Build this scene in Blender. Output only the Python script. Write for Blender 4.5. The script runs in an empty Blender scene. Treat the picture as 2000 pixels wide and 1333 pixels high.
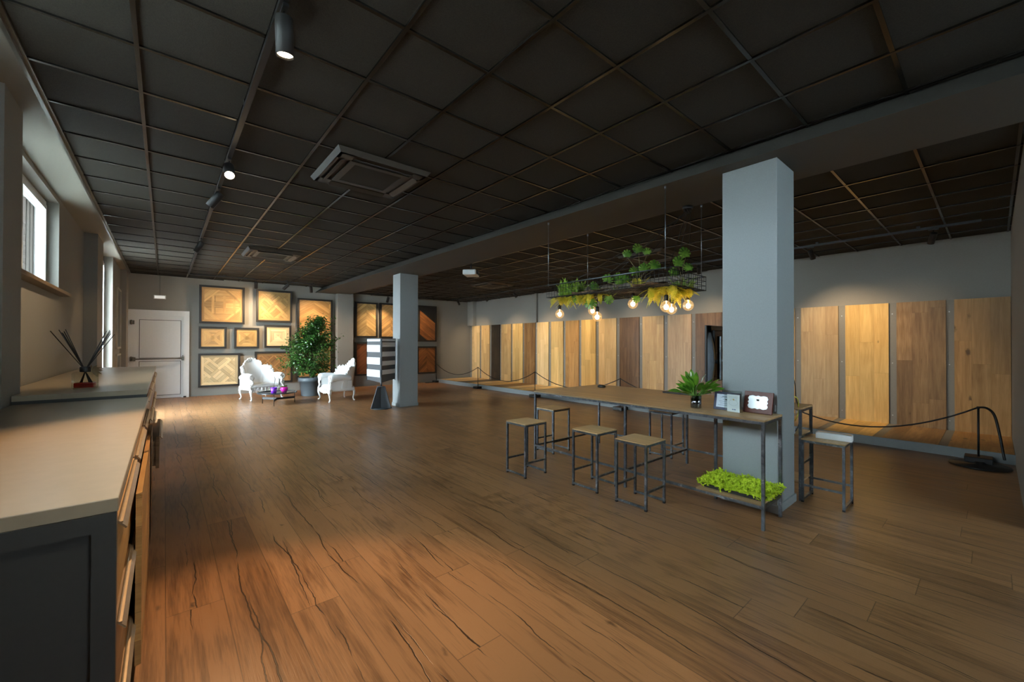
import bpy, math, random
from mathutils import Vector, Matrix, Euler
random.seed(7)
S = bpy.context.scene
COL = S.collection
PI = math.pi

# ------------------------------------------------------------------ helpers
def srgb(r, g, b):
    f = lambda c: (c/255/12.92) if c/255 <= .04045 else ((c/255+.055)/1.055)**2.4
    return (f(r), f(g), f(b), 1)

class MB:
    """collects polygons and links them as one mesh object"""
    def __init__(s):
        s.v = []; s.f = []; s.sm = []; s.uv = []; s.tone = []
    def add(s, vs, fs, smooth=False):
        b = len(s.v); s.v += [tuple(v) for v in vs]
        for f in fs:
            s.f.append([b+i for i in f]); s.sm.append(smooth)
        return s
    def box(s, x0, x1, y0, y1, z0, z1):
        v = [(x, y, z) for z in (z0, z1) for y in (y0, y1) for x in (x0, x1)]
        return s.add(v, [(0,2,3,1),(4,5,7,6),(0,1,5,4),(2,6,7,3),(0,4,6,2),(1,3,7,5)])
    def obox(s, c, ax, ay, az):
        """oriented box: centre and three half vectors"""
        c = Vector(c); ax = Vector(ax); ay = Vector(ay); az = Vector(az)
        v = [c + ax*i + ay*j + az*k for k in (-1, 1) for j in (-1, 1) for i in (-1, 1)]
        return s.add(v, [(0,2,3,1),(4,5,7,6),(0,1,5,4),(2,6,7,3),(0,4,6,2),(1,3,7,5)])
    def cbox(s, x0, x1, y0, y1, z0, z1, c):
        """box with chamfered edges"""
        xs = (x0, x0+c, x1-c, x1); vs = []; idx = {}
        ax = [(x0, x1), (y0, y1), (z0, z1)]
        for i in (0, 1):
            for j in (0, 1):
                for k in (0, 1):
                    p = [ax[0][i], ax[1][j], ax[2][k]]
                    sg = [1 if i == 0 else -1, 1 if j == 0 else -1, 1 if k == 0 else -1]
                    for a in range(3):
                        q = list(p)
                        for b in range(3):
                            if b != a: q[b] += sg[b]*c
                        idx[(i, j, k, a)] = len(vs); vs.append(q)
        F = []
        for a in range(3):
            b, d = (a+1) % 3, (a+2) % 3
            for e in (0, 1):
                q = []
                for (m, n) in ((0,0),(1,0),(1,1),(0,1)):
                    t = [0, 0, 0]; t[a] = e; t[b] = m; t[d] = n
                    q.append(idx[(t[0], t[1], t[2], a)])
                F.append(q if e else q[::-1])
        for a in range(3):                                  # edge along axis a
            b, d = (a+1) % 3, (a+2) % 3
            for m in (0, 1):
                for n in (0, 1):
                    t0 = [0]*3; t1 = [0]*3; t0[a] = 0; t1[a] = 1
                    t0[b] = t1[b] = m; t0[d] = t1[d] = n
                    q = [idx[(*t0, b)], idx[(*t0, d)], idx[(*t1, d)], idx[(*t1, b)]]
                    F.append(q if (m ^ n) else q[::-1])
        for i in (0, 1):
            for j in (0, 1):
                for k in (0, 1):
                    q = [idx[(i, j, k, 0)], idx[(i, j, k, 1)], idx[(i, j, k, 2)]]
                    F.append(q)
        return s.add(vs, F)
    def bar(s, a, b, w, h=None):
        """square tube between two points"""
        a = Vector(a); b = Vector(b); d = (b-a).normalized(); h = h or w
        u = d.cross(Vector((0,0,1)))
        if u.length < 1e-4: u = Vector((1, 0, 0))
        u.normalize(); t = d.cross(u).normalized()
        return s.obox((a+b)/2, (b-a)/2, u*w/2, t*h/2)
    def tube(s, pts, r, n=8, closed=False, cap=True):
        pts = [Vector(p) for p in pts]; m = len(pts); vs = []; fs = []
        up = None
        for i, p in enumerate(pts):
            if closed: d = pts[(i+1) % m]-pts[i-1]
            else: d = pts[min(i+1, m-1)]-pts[max(i-1, 0)]
            if d.length < 1e-9: d = Vector((0, 0, 1))
            d.normalize()
            if up is None:
                up = d.orthogonal().normalized()
            else:
                up = (up - d*up.dot(d))
                if up.length < 1e-5: up = d.orthogonal()
                up.normalize()
            w = d.cross(up); rr = r[i] if isinstance(r, (list, tuple)) else r
            for k in range(n):
                a = 2*PI*k/n; vs.append(p + up*math.cos(a)*rr + w*math.sin(a)*rr)
        for i in range(m if closed else m-1):
            j = (i+1) % m
            for k in range(n):
                fs.append((i*n+k, i*n+(k+1) % n, j*n+(k+1) % n, j*n+k))
        s.add(vs, fs, True)
        if cap and not closed:
            b = len(s.v)-len(vs)
            s.f.append([b+k for k in range(n)][::-1]); s.sm.append(False)
            s.f.append([b+(m-1)*n+k for k in range(n)]); s.sm.append(False)
        return s
    def lathe(s, prof, c=(0,0,0), n=24, axis=None, smooth=True):
        """prof: (r, z) list revolved round z (or axis) through c"""
        c = Vector(c); M = Matrix.Identity(3)
        if axis is not None:
            M = Vector((0, 0, 1)).rotation_difference(Vector(axis).normalized()).to_matrix()
        vs = []; fs = []
        for (r, z) in prof:
            for k in range(n):
                a = 2*PI*k/n; vs.append(c + M @ Vector((r*math.cos(a), r*math.sin(a), z)))
        for i in range(len(prof)-1):
            for k in range(n):
                fs.append((i*n+k, i*n+(k+1) % n, (i+1)*n+(k+1) % n, (i+1)*n+k))
        s.add(vs, fs, smooth)
        b = len(s.v)-len(vs)
        if prof[0][0] > 1e-5: s.f.append([b+k for k in range(n)][::-1]); s.sm.append(False)
        if prof[-1][0] > 1e-5: s.f.append([b+(len(prof)-1)*n+k for k in range(n)]); s.sm.append(False)
        return s
    def blob(s, c, r, n=8, m=6):
        """ellipsoid; r may be a 3-tuple"""
        if not isinstance(r, (tuple, list)): r = (r, r, r)
        c = Vector(c); vs = [c+Vector((0, 0, r[2]))]
        for i in range(1, m):
            t = PI*i/m
            for k in range(n):
                a = 2*PI*k/n
                vs.append(c+Vector((r[0]*math.sin(t)*math.cos(a), r[1]*math.sin(t)*math.sin(a), r[2]*math.cos(t))))
        vs.append(c-Vector((0, 0, r[2]))); fs = []
        for k in range(n): fs.append((0, 1+k, 1+(k+1) % n))
        for i in range(m-2):
            for k in range(n):
                a = 1+i*n; fs.append((a+k, a+n+k, a+n+(k+1) % n, a+(k+1) % n))
        a = 1+(m-2)*n
        for k in range(n): fs.append((a+k, len(vs)-1, a+(k+1) % n))
        return s.add(vs, fs, True)
    def grid(s, P, closed_u=False, smooth=True):
        """P[i][j] points"""
        n = len(P); m = len(P[0]); vs = [p for r in P for p in r]; fs = []
        for i in range(n if closed_u else n-1):
            for j in range(m-1):
                a = i*m+j; b = ((i+1) % n)*m+j; fs.append((a, b, b+1, a+1))
        return s.add(vs, fs, smooth)
    def poly(s, pts, uv=None, tone=.5):
        b = len(s.v); s.v += [tuple(p) for p in pts]
        s.f.append(list(range(b, b+len(pts)))); s.sm.append(False)
        s.uv.append((len(s.f)-1, uv, tone)); return s
    def build(s, name, mat, parent=None, **kw):
        me = bpy.data.meshes.new(name)
        me.from_pydata(s.v, [], s.f)
        me.polygons.foreach_set('use_smooth', s.sm)
        if s.uv:
            ul = me.uv_layers.new(name='grain'); tn = me.attributes.new('tone', 'FLOAT', 'FACE')
            for fi, uv, tone in s.uv:
                tn.data[fi].value = tone
                for li, q in zip(me.polygons[fi].loop_indices, uv): ul.data[li].uv = q
        me.materials.append(mat); me.update()
        o = bpy.data.objects.new(name, me); COL.objects.link(o)
        if parent: o.parent = parent
        for k, v in kw.items(): o[k] = v
        return o

def bx(*a): return MB().box(*a)
def thing(name, loc, label, cat, group=None, rz=0):
    o = bpy.data.objects.new(name, None); COL.objects.link(o)
    o.empty_display_size = .1; o.location = loc; o.rotation_euler = (0, 0, rz)
    o['label'] = label; o['category'] = cat
    if group: o['group'] = group
    return o
def tag(o, label, cat, group=None):
    o['label'] = label; o['category'] = cat
    if group: o['group'] = group
    return o
def struct(name, mb, mat, **kw):
    o = mb.build(name, mat); o['kind'] = 'structure'
    for k, v in kw.items(): o[k] = v
    return o
def copy_tree(o, parent=None):
    c = o.copy(); COL.objects.link(c)
    if parent: c.parent = parent
    for ch in list(o.children): copy_tree(ch, c)
    return c

# ------------------------------------------------------------------ materials
class NT:
    def __init__(s, name):
        s.m = bpy.data.materials.new(name); s.m.use_nodes = True
        s.t = s.m.node_tree; s.t.nodes.clear()
        s.out = s.t.nodes.new('ShaderNodeOutputMaterial')
    def n(s, typ, **kw):
        o = s.t.nodes.new('ShaderNode'+typ)
        for k, v in kw.items(): setattr(o, k, v)
        return o
    def l(s, a, b): s.t.links.new(a, b)
    def setin(s, node, i, v):
        if v is None: return
        if hasattr(v, 'links') or hasattr(v, 'is_linked'): s.l(v, node.inputs[i])
        else: node.inputs[i].default_value = v
    def math(s, op, a, b=None, c=None, clamp=False):
        o = s.n('Math', operation=op, use_clamp=clamp)
        s.setin(o, 0, a); s.setin(o, 1, b); s.setin(o, 2, c)
        return o.outputs[0]
    def xyz(s, x=0., y=0., z=0.):
        o = s.n('CombineXYZ'); s.setin(o, 0, x); s.setin(o, 1, y); s.setin(o, 2, z); return o.outputs[0]
    def noise(s, vec, scale=1., detail=3., rough=.5, dist=0.):
        o = s.n('TexNoise'); s.l(vec, o.inputs['Vector'])
        o.inputs['Scale'].default_value = scale; o.inputs['Detail'].default_value = detail
        o.inputs['Roughness'].default_value = rough; o.inputs['Distortion'].default_value = dist
        return o.outputs['Fac']
    def ramp(s, f, stops):
        o = s.n('ValToRGB'); e = o.color_ramp.elements
        while len(e) < len(stops): e.new(.5)
        for i, (p, c) in enumerate(stops):
            e[i].position = p; e[i].color = c
        s.l(f, o.inputs[0]); return o.outputs[0]
    def mix(s, f, a, b, mode='MIX'):
        o = s.n('Mix', data_type='RGBA', blend_type=mode)
        s.setin(o, 0, f); s.setin(o, 6, a); s.setin(o, 7, b); return o.outputs[2]
    def bsdf(s, color, rough=.5, metal=0., spec=.5, bump=None, bstr=.2, bdist=.01, **kw):
        o = s.n('BsdfPrincipled')
        s.setin(o, 'Base Color', color); s.setin(o, 'Roughness', rough); s.setin(o, 'Metallic', metal)
        s.setin(o, 'Specular IOR Level', spec)
        for k, v in kw.items(): s.setin(o, k.replace('_', ' '), v)
        if bump is not None:
            b = s.n('Bump'); b.inputs['Strength'].default_value = bstr; b.inputs['Distance'].default_value = bdist
            s.l(bump, b.inputs['Height']); s.l(b.outputs[0], o.inputs['Normal'])
        s.l(o.outputs[0], s.out.inputs[0]); return s.m

def plain(name, col, rough=.5, metal=0., spec=.5, noise=.06, scale=30., bstr=0.05, **kw):
    t = NT(name); tc = t.n('TexCoord').outputs['Object']
    f = t.noise(tc, scale, 4.)
    lo = tuple(max(0, c*(1-noise)) for c in col[:3])+(1,); hi = tuple(min(1, c*(1+noise)) for c in col[:3])+(1,)
    c = t.ramp(f, [(.3, lo), (.7, hi)])
    return t.bsdf(c, rough, metal, spec, bump=f, bstr=bstr, bdist=.002, **kw)

def wood(name, light, dark, along='y', across='x', pw=.2, pl=2., rough=.45, knots=.4, cracks=0., seam=.004,
         tone_var=.35, grain=1., spec=.4, off=0., bstr=.25, seamdark=.45):
    """planks: grain runs along one object axis, planks lie side by side along another"""
    t = NT(name); sep = t.n('SeparateXYZ'); t.l(t.n('TexCoord').outputs['Object'], sep.inputs[0])
    ax = dict(x=0, y=1, z=2); A = sep.outputs[ax[along]]; B = sep.outputs[ax[across]]
    v = t.math('DIVIDE', t.math('SUBTRACT', B, off), pw); row = t.math('FLOOR', v); fv = t.math('FRACT', v)
    oi = t.n('ObjectInfo'); so = t.n('SeparateXYZ'); t.l(oi.outputs['Location'], so.inputs[0])
    row = t.math('ADD', row, t.math('FLOOR', t.math('MULTIPLY', t.math('ADD', so.outputs[1], t.math('MULTIPLY', so.outputs[0], 1.7)), 7.3)))
    w1 = t.n('TexWhiteNoise', noise_dimensions='2D'); t.l(t.xyz(row, 3.7), w1.inputs['Vector'])
    u = t.math('ADD', t.math('DIVIDE', A, pl), t.math('MULTIPLY', w1.outputs['Value'], 7.)); col = t.math('FLOOR', u)
    fu = t.math('SUBTRACT', u, col)
    w2 = t.n('TexWhiteNoise', noise_dimensions='2D'); t.l(t.xyz(row, col), w2.inputs['Vector'])
    rnd = w2.outputs['Value']; sc = t.n('SeparateColor'); t.l(w2.outputs['Color'], sc.inputs[0]); rnd2 = sc.outputs[1]
    ro = t.math('MULTIPLY', rnd, 37.)
    # long soft bands + fine grain
    g1 = t.noise(t.xyz(t.math('MULTIPLY', B, 14.), t.math('MULTIPLY', A, .9), ro), 1., 5., .6, .6)
    g2 = t.noise(t.xyz(t.math('MULTIPLY', B, 130.), t.math('MULTIPLY', A, 5.), ro), 1., 3., .6, .2)
    wv = t.n('TexWave', wave_type='RINGS', wave_profile='SIN')
    t.l(t.xyz(t.math('ADD', t.math('MULTIPLY', t.math('SUBTRACT', fv, .5), pw*7), t.math('MULTIPLY', rnd2, 1.5)), t.math('MULTIPLY', A, .55), ro), wv.inputs['Vector'])
    wv.inputs['Scale'].default_value = 3.2; wv.inputs['Distortion'].default_value = 5.; wv.inputs['Detail'].default_value = 3.
    wv.inputs['Detail Scale'].default_value = 1.4
    f = t.math('ADD', t.math('MULTIPLY', g1, .64), t.math('ADD', t.math('MULTIPLY', g2, .26*grain), t.math('MULTIPLY', wv.outputs['Fac'], .09*grain)))
    base = t.ramp(f, [(.34, dark), (.5, tuple((a+b)/2 for a, b in zip(light, dark))), (.64, light)])
    tone = t.math('ADD', 1-tone_var/2, t.math('MULTIPLY', rnd2, tone_var))
    c = t.mix(1., base, t.xyz(tone, tone, tone), 'MULTIPLY')
    h = g2
    if knots > 0:
        vo = t.n('TexVoronoi', feature='F1', distance='EUCLIDEAN')
        wob = t.noise(t.xyz(t.math('MULTIPLY', B, 30.), t.math('MULTIPLY', A, 20.), ro), 1., 3.)
        t.l(t.xyz(t.math('ADD', t.math('MULTIPLY', B, 6.5), t.math('MULTIPLY', wob, .25)), t.math('ADD', t.math('MULTIPLY', A, 2.9), t.math('MULTIPLY', wob, .2)), ro), vo.inputs['Vector'])
        vo.inputs['Scale'].default_value = 1.
        sk = t.n('SeparateColor'); t.l(vo.outputs['Color'], sk.inputs[0])
        size = t.math('MULTIPLY', t.math('SUBTRACT', sk.outputs[0], 1-knots), .42)      # only some cells have a knot
        k = t.math('MULTIPLY', t.math('SUBTRACT', size, vo.outputs['Distance']), 9., clamp=True)
        kd = tuple(x*.22 for x in dark[:3])+(1,)
        c = t.mix(t.math('MULTIPLY', k, .85), c, kd)
    if cracks > 0:
        k2 = None
        for q, (amp, sd) in enumerate(((.95, 0.), (.8, 17.))):
            ra = t.math('ADD', ro, sd)
            w_a = t.noise(t.xyz(t.math('MULTIPLY', A, .75), ra, 0.), 1., 2.)
            w_b = t.noise(t.xyz(t.math('MULTIPLY', A, 7.), ra, 3.), 1., 3., .6)
            cen = t.math('ADD', t.math('ADD', .5-(.62*amp+.06), t.math('MULTIPLY', w_a, 1.24*amp)), t.math('MULTIPLY', w_b, .12))
            dist = t.math('MULTIPLY', t.math('ABSOLUTE', t.math('SUBTRACT', fv, cen)), pw)
            m_ = t.noise(t.xyz(t.math('MULTIPLY', A, 1.1), t.math('ADD', ra, 5.), 1.), 1., 3., .6)
            wid = t.math('MINIMUM', t.math('MULTIPLY', t.math('SUBTRACT', m_, 1-cracks), .045), .0042)
            kk_ = t.math('MULTIPLY', t.math('SUBTRACT', wid, dist), 900., clamp=True)
            k2 = kk_ if k2 is None else t.math('MAXIMUM', k2, kk_)
        c = t.mix(t.math('MULTIPLY', k2, .9), c, tuple(x*.12 for x in dark[:3])+(1,))
        h = t.math('SUBTRACT', h, t.math('MULTIPLY', k2, 1.5))
    e1 = t.math('MULTIPLY', t.math('MINIMUM', fv, t.math('SUBTRACT', 1., fv)), pw)
    e2 = t.math('MULTIPLY', t.math('MINIMUM', fu, t.math('SUBTRACT', 1., fu)), pl)
    sm = t.math('LESS_THAN', t.math('MINIMUM', e1, e2), seam/2)
    c = t.mix(t.math('MULTIPLY', sm, 1-seamdark), c, tuple(x*.25 for x in dark[:3])+(1,))
    h = t.math('SUBTRACT', h, t.math('MULTIPLY', sm, 2.))
    r = t.math('ADD', rough-.08, t.math('MULTIPLY', g1, .16))
    return t.bsdf(c, r, 0., spec, bump=h, bstr=bstr, bdist=.002)

def parquet(name, light, dark, knots=.3, rough=.45):
    """each piece carries its own grain direction (uv) and its own tone"""
    t = NT(name); uv = t.n('UVMap', uv_map='grain'); sep = t.n('SeparateXYZ'); t.l(uv.outputs[0], sep.inputs[0])
    U, V = sep.outputs[0], sep.outputs[1]
    at = t.n('Attribute', attribute_name='tone'); T = at.outputs['Fac']; ro = t.math('MULTIPLY', T, 53.)
    g1 = t.noise(t.xyz(t.math('MULTIPLY', U, 1.6), t.math('MULTIPLY', V, 16.), ro), 1., 5., .6, .5)
    g2 = t.noise(t.xyz(t.math('MULTIPLY', U, 6.), t.math('MULTIPLY', V, 120.), ro), 1., 2.)
    f = t.math('ADD', t.math('MULTIPLY', g1, .7), t.math('MULTIPLY', g2, .3))
    c = t.ramp(f, [(.3, dark), (.68, light)])
    k = t.math('ADD', .68, t.math('MULTIPLY', T, .55))
    c = t.mix(1., c, t.xyz(k, k, k), 'MULTIPLY')
    vo = t.n('TexVoronoi'); t.l(t.xyz(t.math('MULTIPLY', U, 2.4), t.math('MULTIPLY', V, 6.), ro), vo.inputs['Vector'])
    vo.inputs['Scale'].default_value = 1.
    sk = t.n('SeparateColor'); t.l(vo.outputs['Color'], sk.inputs[0])
    size = t.math('MULTIPLY', t.math('SUBTRACT', sk.outputs[0], 1-knots), .5)
    kk = t.math('MULTIPLY', t.math('SUBTRACT', size, vo.outputs['Distance']), 9., clamp=True)
    c = t.mix(t.math('MULTIPLY', kk, .7), c, tuple(x*.25 for x in dark[:3])+(1,))
    return t.bsdf(c, rough, 0., .35, bump=g2, bstr=.15, bdist=.002)

def emit(name, col, strength):
    t = NT(name); e = t.n('Emission'); e.inputs[0].default_value = col; e.inputs[1].default_value = strength
    t.l(e.outputs[0], t.out.inputs[0]); return t.m
def thin_glass(name, tint=(1, 1, 1, 1), refl=.08, rough=.02):
    t = NT(name); tr = t.n('BsdfTransparent'); tr.inputs[0].default_value = tint
    gl = t.n('BsdfGlossy'); gl.inputs['Roughness'].default_value = rough
    lw = t.n('LayerWeight'); lw.inputs[0].default_value = .35
    f = t.math('ADD', refl, t.math('MULTIPLY', lw.outputs['Facing'], .35), clamp=True)
    mx = t.n('MixShader'); t.l(f, mx.inputs[0]); t.l(tr.outputs[0], mx.inputs[1]); t.l(gl.outputs[0], mx.inputs[2])
    t.l(mx.outputs[0], t.out.inputs[0]); return t.m
def leafmat(name, a, b, rough=.4, scale=6., trans=.3):
    t = NT(name); f = t.noise(t.n('TexCoord').outputs['Object'], scale, 2.)
    c = t.ramp(f, [(.35, a), (.65, b)])
    p = t.n('BsdfPrincipled'); t.l(c, p.inputs['Base Color']); p.inputs['Roughness'].default_value = rough
    tl = t.n('BsdfTranslucent'); t.l(c, tl.inputs[0])
    mx = t.n('MixShader'); mx.inputs[0].default_value = trans
    t.l(p.outputs[0], mx.inputs[1]); t.l(tl.outputs[0], mx.inputs[2]); t.l(mx.outputs[0], t.out.inputs[0]); return t.m

M = {}
M['floor'] = wood('oak_floor', (.275, .137, .057, 1), (.090, .040, .016, 1), 'y', 'x', .262, 2.3, .33, .34, .54, .005, .30, 1.7, .5, .013, .35)
M['wall'] = plain('taupe_paint', (.262, .248, .218, 1), .75, scale=90, noise=.04, spec=.25)
M['column'] = plain('grey_paint', (.290, .315, .318, 1), .6, scale=80, noise=.03, spec=.3)
M['soffit'] = plain('grey_plaster', (.25, .235, .20, 1), .7, scale=60, noise=.03, spec=.3)
M['beam'] = plain('dark_beam_paint', (.085, .08, .07, 1), .7, scale=60, noise=.04, spec=.3)
t = NT('black_ceiling_tile'); tc = t.n('TexCoord').outputs['Object']; nf = t.noise(tc, 160., 4., .7)
M['tile'] = t.bsdf(t.ramp(nf, [(.35, (.023, .0195, .014, 1)), (.7, (.042, .0365, .027, 1))]), .85, 0, .3, bump=nf, bstr=.8, bdist=.004)
M['tbar'] = plain('black_gloss_metal', (.045, .040, .034, 1), .26, .75, scale=8, noise=.1, bstr=.02)
M['trimmetal'] = plain('satin_metal_trim', (.16, .15, .13, 1), .35, .8, noise=.05)
M['black'] = plain('black_metal', (.007, .007, .007, 1), .48, .1, noise=.1)
M['blackplastic'] = plain('black_plastic', (.015, .015, .016, 1), .35, 0, noise=.1)
t = NT('raw_steel'); nf = t.noise(t.n('TexCoord').outputs['Object'], 9., 5., .7, 1.)
M['steel'] = t.bsdf(t.ramp(nf, [(.35, (.085, .098, .112, 1)), (.58, (.17, .19, .21, 1)), (.75, (.55, .59, .63, 1))]), .34, .85, .5, bump=nf, bstr=.05, bdist=.002)
M['white'] = plain('white_upvc', (.72, .74, .74, 1), .35, 0, noise=.02)
M['whitelac'] = plain('white_lacquer', (.86, .87, .86, 1), .22, 0, noise=.015, scale=6, Coat_Weight=.4)
M['cabgrey'] = plain('grey_laminate', (.045, .046, .043, 1), .5, 0, noise=.04, scale=60)
M['ctop'] = plain('beige_laminate', (.33, .27, .19, 1), .33, 0, noise=.04, scale=18, spec=.55)
M['tabletop'] = wood('oak_table', (.60, .40, .20, 1), (.38, .225, .10, 1), 'y', 'x', .34, 3., .38, .15, .35, .002, .15, 1.)
M['stoolseat'] = wood('oak_seat', (.62, .42, .21, 1), (.42, .255, .115, 1), 'y', 'x', .16, 3., .42, .1, .3, .0015, .12, 1.)
M['plat'] = plain('grey_riser_paint', (.20, .215, .215, 1), .6, noise=.03)
M['strip'] = plain('grey_strip_paint', (.21, .20, .175, 1), .6, noise=.03)
M['frame'] = plain('dark_frame_stain', (.013, .011, .009, 1), .5, noise=.2)
M['glass'] = thin_glass('window_glass', (.96, .98, .98, 1), .05)
M['dimming_pane'] = thin_glass('daylight_dimming_glass', (.60, .63, .63, 1), .05)  # grey tint added to weaken daylight through all but the tall glazed bay
M['screw'] = plain('silver_screw', (.6, .6, .58, 1), .3, .9)
WARM = (1., .72, .44)
DAY = (.80, .92, 1.)

# ------------------------------------------------------------------ room shell
XL, YB, YF, XR = -1.02, 14.5, -3.8, 9.60
struct('floor', bx(-1.3, 10.2, YF-.2, 15.2, -.1, 0), M['floor'])
# left wall, with the openings of the high windows; recess behind two pilasters
w = MB()
OUT = -1.30
def solid(y0, y1, x=XL, z0=0., z1=3.32): w.box(OUT, x, y0, y1, z0, z1)
WINS = [(.6, 3.6, 2.05, 3.2), (5.15, 7.6, 2.12, 3.24)]
ys = YF-.2
for (a, b, z0, z1) in WINS:
    solid(ys, a); solid(a, b, z1=z0); solid(a, b, z0=z1); ys = b
solid(ys, 10.40)
solid(10.40, 12.0, z0=3.2); solid(12.0, 15.0, -.84)
w.box(XL, -.86, 4.45, 4.93, 0, 3.3); w.box(XL, -.855, 9.62, 10.40, 0, 3.3); w.box(-.84, -.725, 13.8, 14.7, 0, 3.3)
struct('wall_left', w, M['wall'])
# back wall (slightly out of square), with its pilaster
w = MB()
w.add([(-1.3, 14.58, 0), (9.9, 14.02, 0), (9.9, 14.4, 0), (-1.3, 14.9, 0), (-1.3, 14.58, 3.35), (9.9, 14.02, 3.35), (9.9, 14.4, 3.35), (-1.3, 14.9, 3.35)],
      [(0,1,5,4),(2,3,7,6),(3,0,4,7),(1,2,6,5),(0,3,2,1),(4,5,6,7)])
def yback(x): return 14.58-.05*(x+1.3)
w.box(4.36, 4.87, 14.05, 14.4, 0, 3.3)
struct('wall_back', w, M['wall'])
# right wall behind the sample panels and the short return wall
w = MB(); w.box(9.66, 9.9, -.2, 14.3, 0, 3.3)
w.box(9.50, 9.66, 13.62, 14.1, 2.22, 3.3); w.box(9.58, 9.66, 10.02, 10.12, 2.22, 3.3); w.box(9.60, 9.66, 3.9, 4.3, 2.22, 3.3)
struct('wall_right', w, M['wall'])
w = MB(); w.box(5.3, 9.9, -.42, -.17, 0, 3.35); w.box(5.3, 5.5, YF, -.42, 0, 3.35)
struct('wall_near_return', w, M['wall'])
w = MB(); w.box(-1.3, 2.4, YF-.25, YF, 0, 3.35); w.box(4.9, 5.5, YF-.25, YF, 0, 3.35); w.box(2.4, 4.9, YF-.25, YF, 0, 2.2); w.box(2.4, 4.9, YF-.25, YF, 3.1, 3.35)
struct('wall_behind', w, M['wall'])
# ceilings: coffer of tiles each side of the beam
w = MB(); w.box(-.70, 4.3, YF-.2, 14.7, 3.328, 3.42); struct('ceiling', w, M['tile'])
w = MB(); w.box(4.7, 9.95, -.4, 14.4, 3.208, 3.42); w.box(4.3, 5.5, YF-.2, -.4, 3.208, 3.42); struct('ceiling.001', w, M['tile'])
w = MB(); w.box(-1.3, -.705, YF-.2, 14.7, 3.30, 3.42); struct('ceiling.002', w, M['soffit'])
w = MB()
X0, Y0 = -.1429, 3.4016
for i in range(0, 8):
    x = X0+.6*i
    if x < 4.1: w.box(x-.012, x+.012, YF, 14.5, 3.314, 3.330)
for j in range(-12, 19):
    y = Y0+.6*j; w.box(-.70, 4.15, y-.012, y+.012, 3.3165, 3.330)
w.box(-.70, 4.0, 14.45, 14.48, 3.31, 3.33)
struct('trim_1', w, M['tbar'])
w = MB(); w.box(-.722, -.700, YF, 14.55, 3.285, 3.33); w.box(-.700, -.682, YF, 14.55, 3.312, 3.33); struct('trim_2', w, M['trimmetal'])
w = MB()
for i in range(0, 9):
    x = 4.95+.6*i
    if x < 9.6: w.box(x-.011, x+.011, -.17, 14.3, 3.194, 3.21)
for j in range(-2, 24):
    y = .44+.583*j
    if -.17 < y < 14.2: w.box(4.8, 9.66, y-.011, y+.011, 3.1965, 3.21)
struct('trim_3', w, M['tbar'])
# beam between the two ceilings (runs slightly askew) with rounded bottom edge line
w = MB()
def xb(y, a, b): return a+(b-a)*(y-YF)/(14.4-YF)
a0, a1 = 4.10, 3.86
pts = []
for y, xt, xbm, xr in ((YF, 4.20, 4.04, 4.86), (14.45, 3.95, 3.72, 4.78)):
    pts += [(xt, y, 3.34), (xbm, y, 3.15), (xr, y, 3.15), (xr, y, 3.34)]
w.add(pts, [(0,4,5,1),(1,5,6,2),(2,6,7,3),(3,7,4,0),(0,1,2,3),(7,6,5,4)])
struct('beam', w, M['beam'])
# columns under the beam
for (x0, x1, y0, y1) in ((4.115, 4.585, 1.235, 1.70), (4.21, 4.67, 9.02, 9.42)):
    w = MB(); w.cbox(x0, x1, y0, y1, 0, 3.152, .004)
    o = struct('column', w, M['column'])
    w = MB(); w.cbox(x0-.014, x1+.014, y0-.014, y1+.014, 0, .075, .004); w.build('base_trim', M['column'], o)
o = MB().box(4.095, 4.116, 1.25, 1.70, .90, .96).build('trim_4', M['column']); o['kind'] = 'structure'

# ------------------------------------------------------------------ windows
def window(n, y0, y1, z0, z1, x, sash=2, sill=True, pane='dimming_pane'):
    fr = MB(); d = .035
    def ring(a0, a1, b0, b1, t, xa, xb_):
        fr.box(xa, xb_, a0, a1, b0, b0+t); fr.box(xa, xb_, a0, a1, b1-t, b1)
        fr.box(xa, xb_, a0, a0+t, b0+t, b1-t); fr.box(xa, xb_, a1-t, a1, b0+t, b1-t)
    ring(y0, y1, z0, z1, .06, x-.06, x+.02)
    k = (y1-y0-.12)/sash
    for i in range(sash): ring(y0+.06+k*i, y0+.06+k*(i+1), z0+.06, z1-.06, .055, x-.05, x+.035)
    o = struct('window_%d' % n, fr, M['white'])
    g = MB()
    for i in range(sash): g.box(x-.012, x-.006, y0+.115+k*i, y0+.005+k*(i+1), z0+.115, z1-.115)
    g.build('pane', M[pane], o)
    if sill:
        s_ = MB(); s_.cbox(x, XL+.10, y0-.08, y1+.10, z0-.04, z0+.001, .004); s_.build('sill', M['sillwood'], o)
    return o
fr = MB(); g = MB()
for x in (2.44, 3.65, 4.86): fr.box(x-.04, x+.04, YF-.16, YF-.10, 2.2, 3.1)
fr.box(2.4, 4.9, YF-.16, YF-.10, 2.2, 2.26); fr.box(2.4, 4.9, YF-.16, YF-.10, 3.04, 3.1); g.box(2.4, 4.9, YF-.135, YF-.13, 2.2, 3.1)
o = struct('window_4', fr, M['white']); g.build('pane', M['dimming_pane'], o)
M['sillwood'] = plain('brown_sill', (.16, .105, .06, 1), .5, noise=.1)
window(1, .6, 3.6, 2.05, 3.2, -1.15, 3)
window(2, 5.15, 7.6, 2.12, 3.24, -1.15, 2); window(3, 10.40, 12.0, 0.0, 3.2, -1.0, 2, False, 'glass')
M['darkbrown'] = plain('dark_brown_cladding', (.045, .030, .021, 1), .7, noise=.25, scale=6)
w = MB()
for k in range(5): w.box(-1.30+.026*k, -1.278+.026*k, 7.50+.012*k, 7.60, 2.12, 3.24)
tag(w.build('roller_shutter_rail', M['darkbrown']), 'dark brown shutter rail outside the window glass over the diffuser', 'shutter rail')
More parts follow.
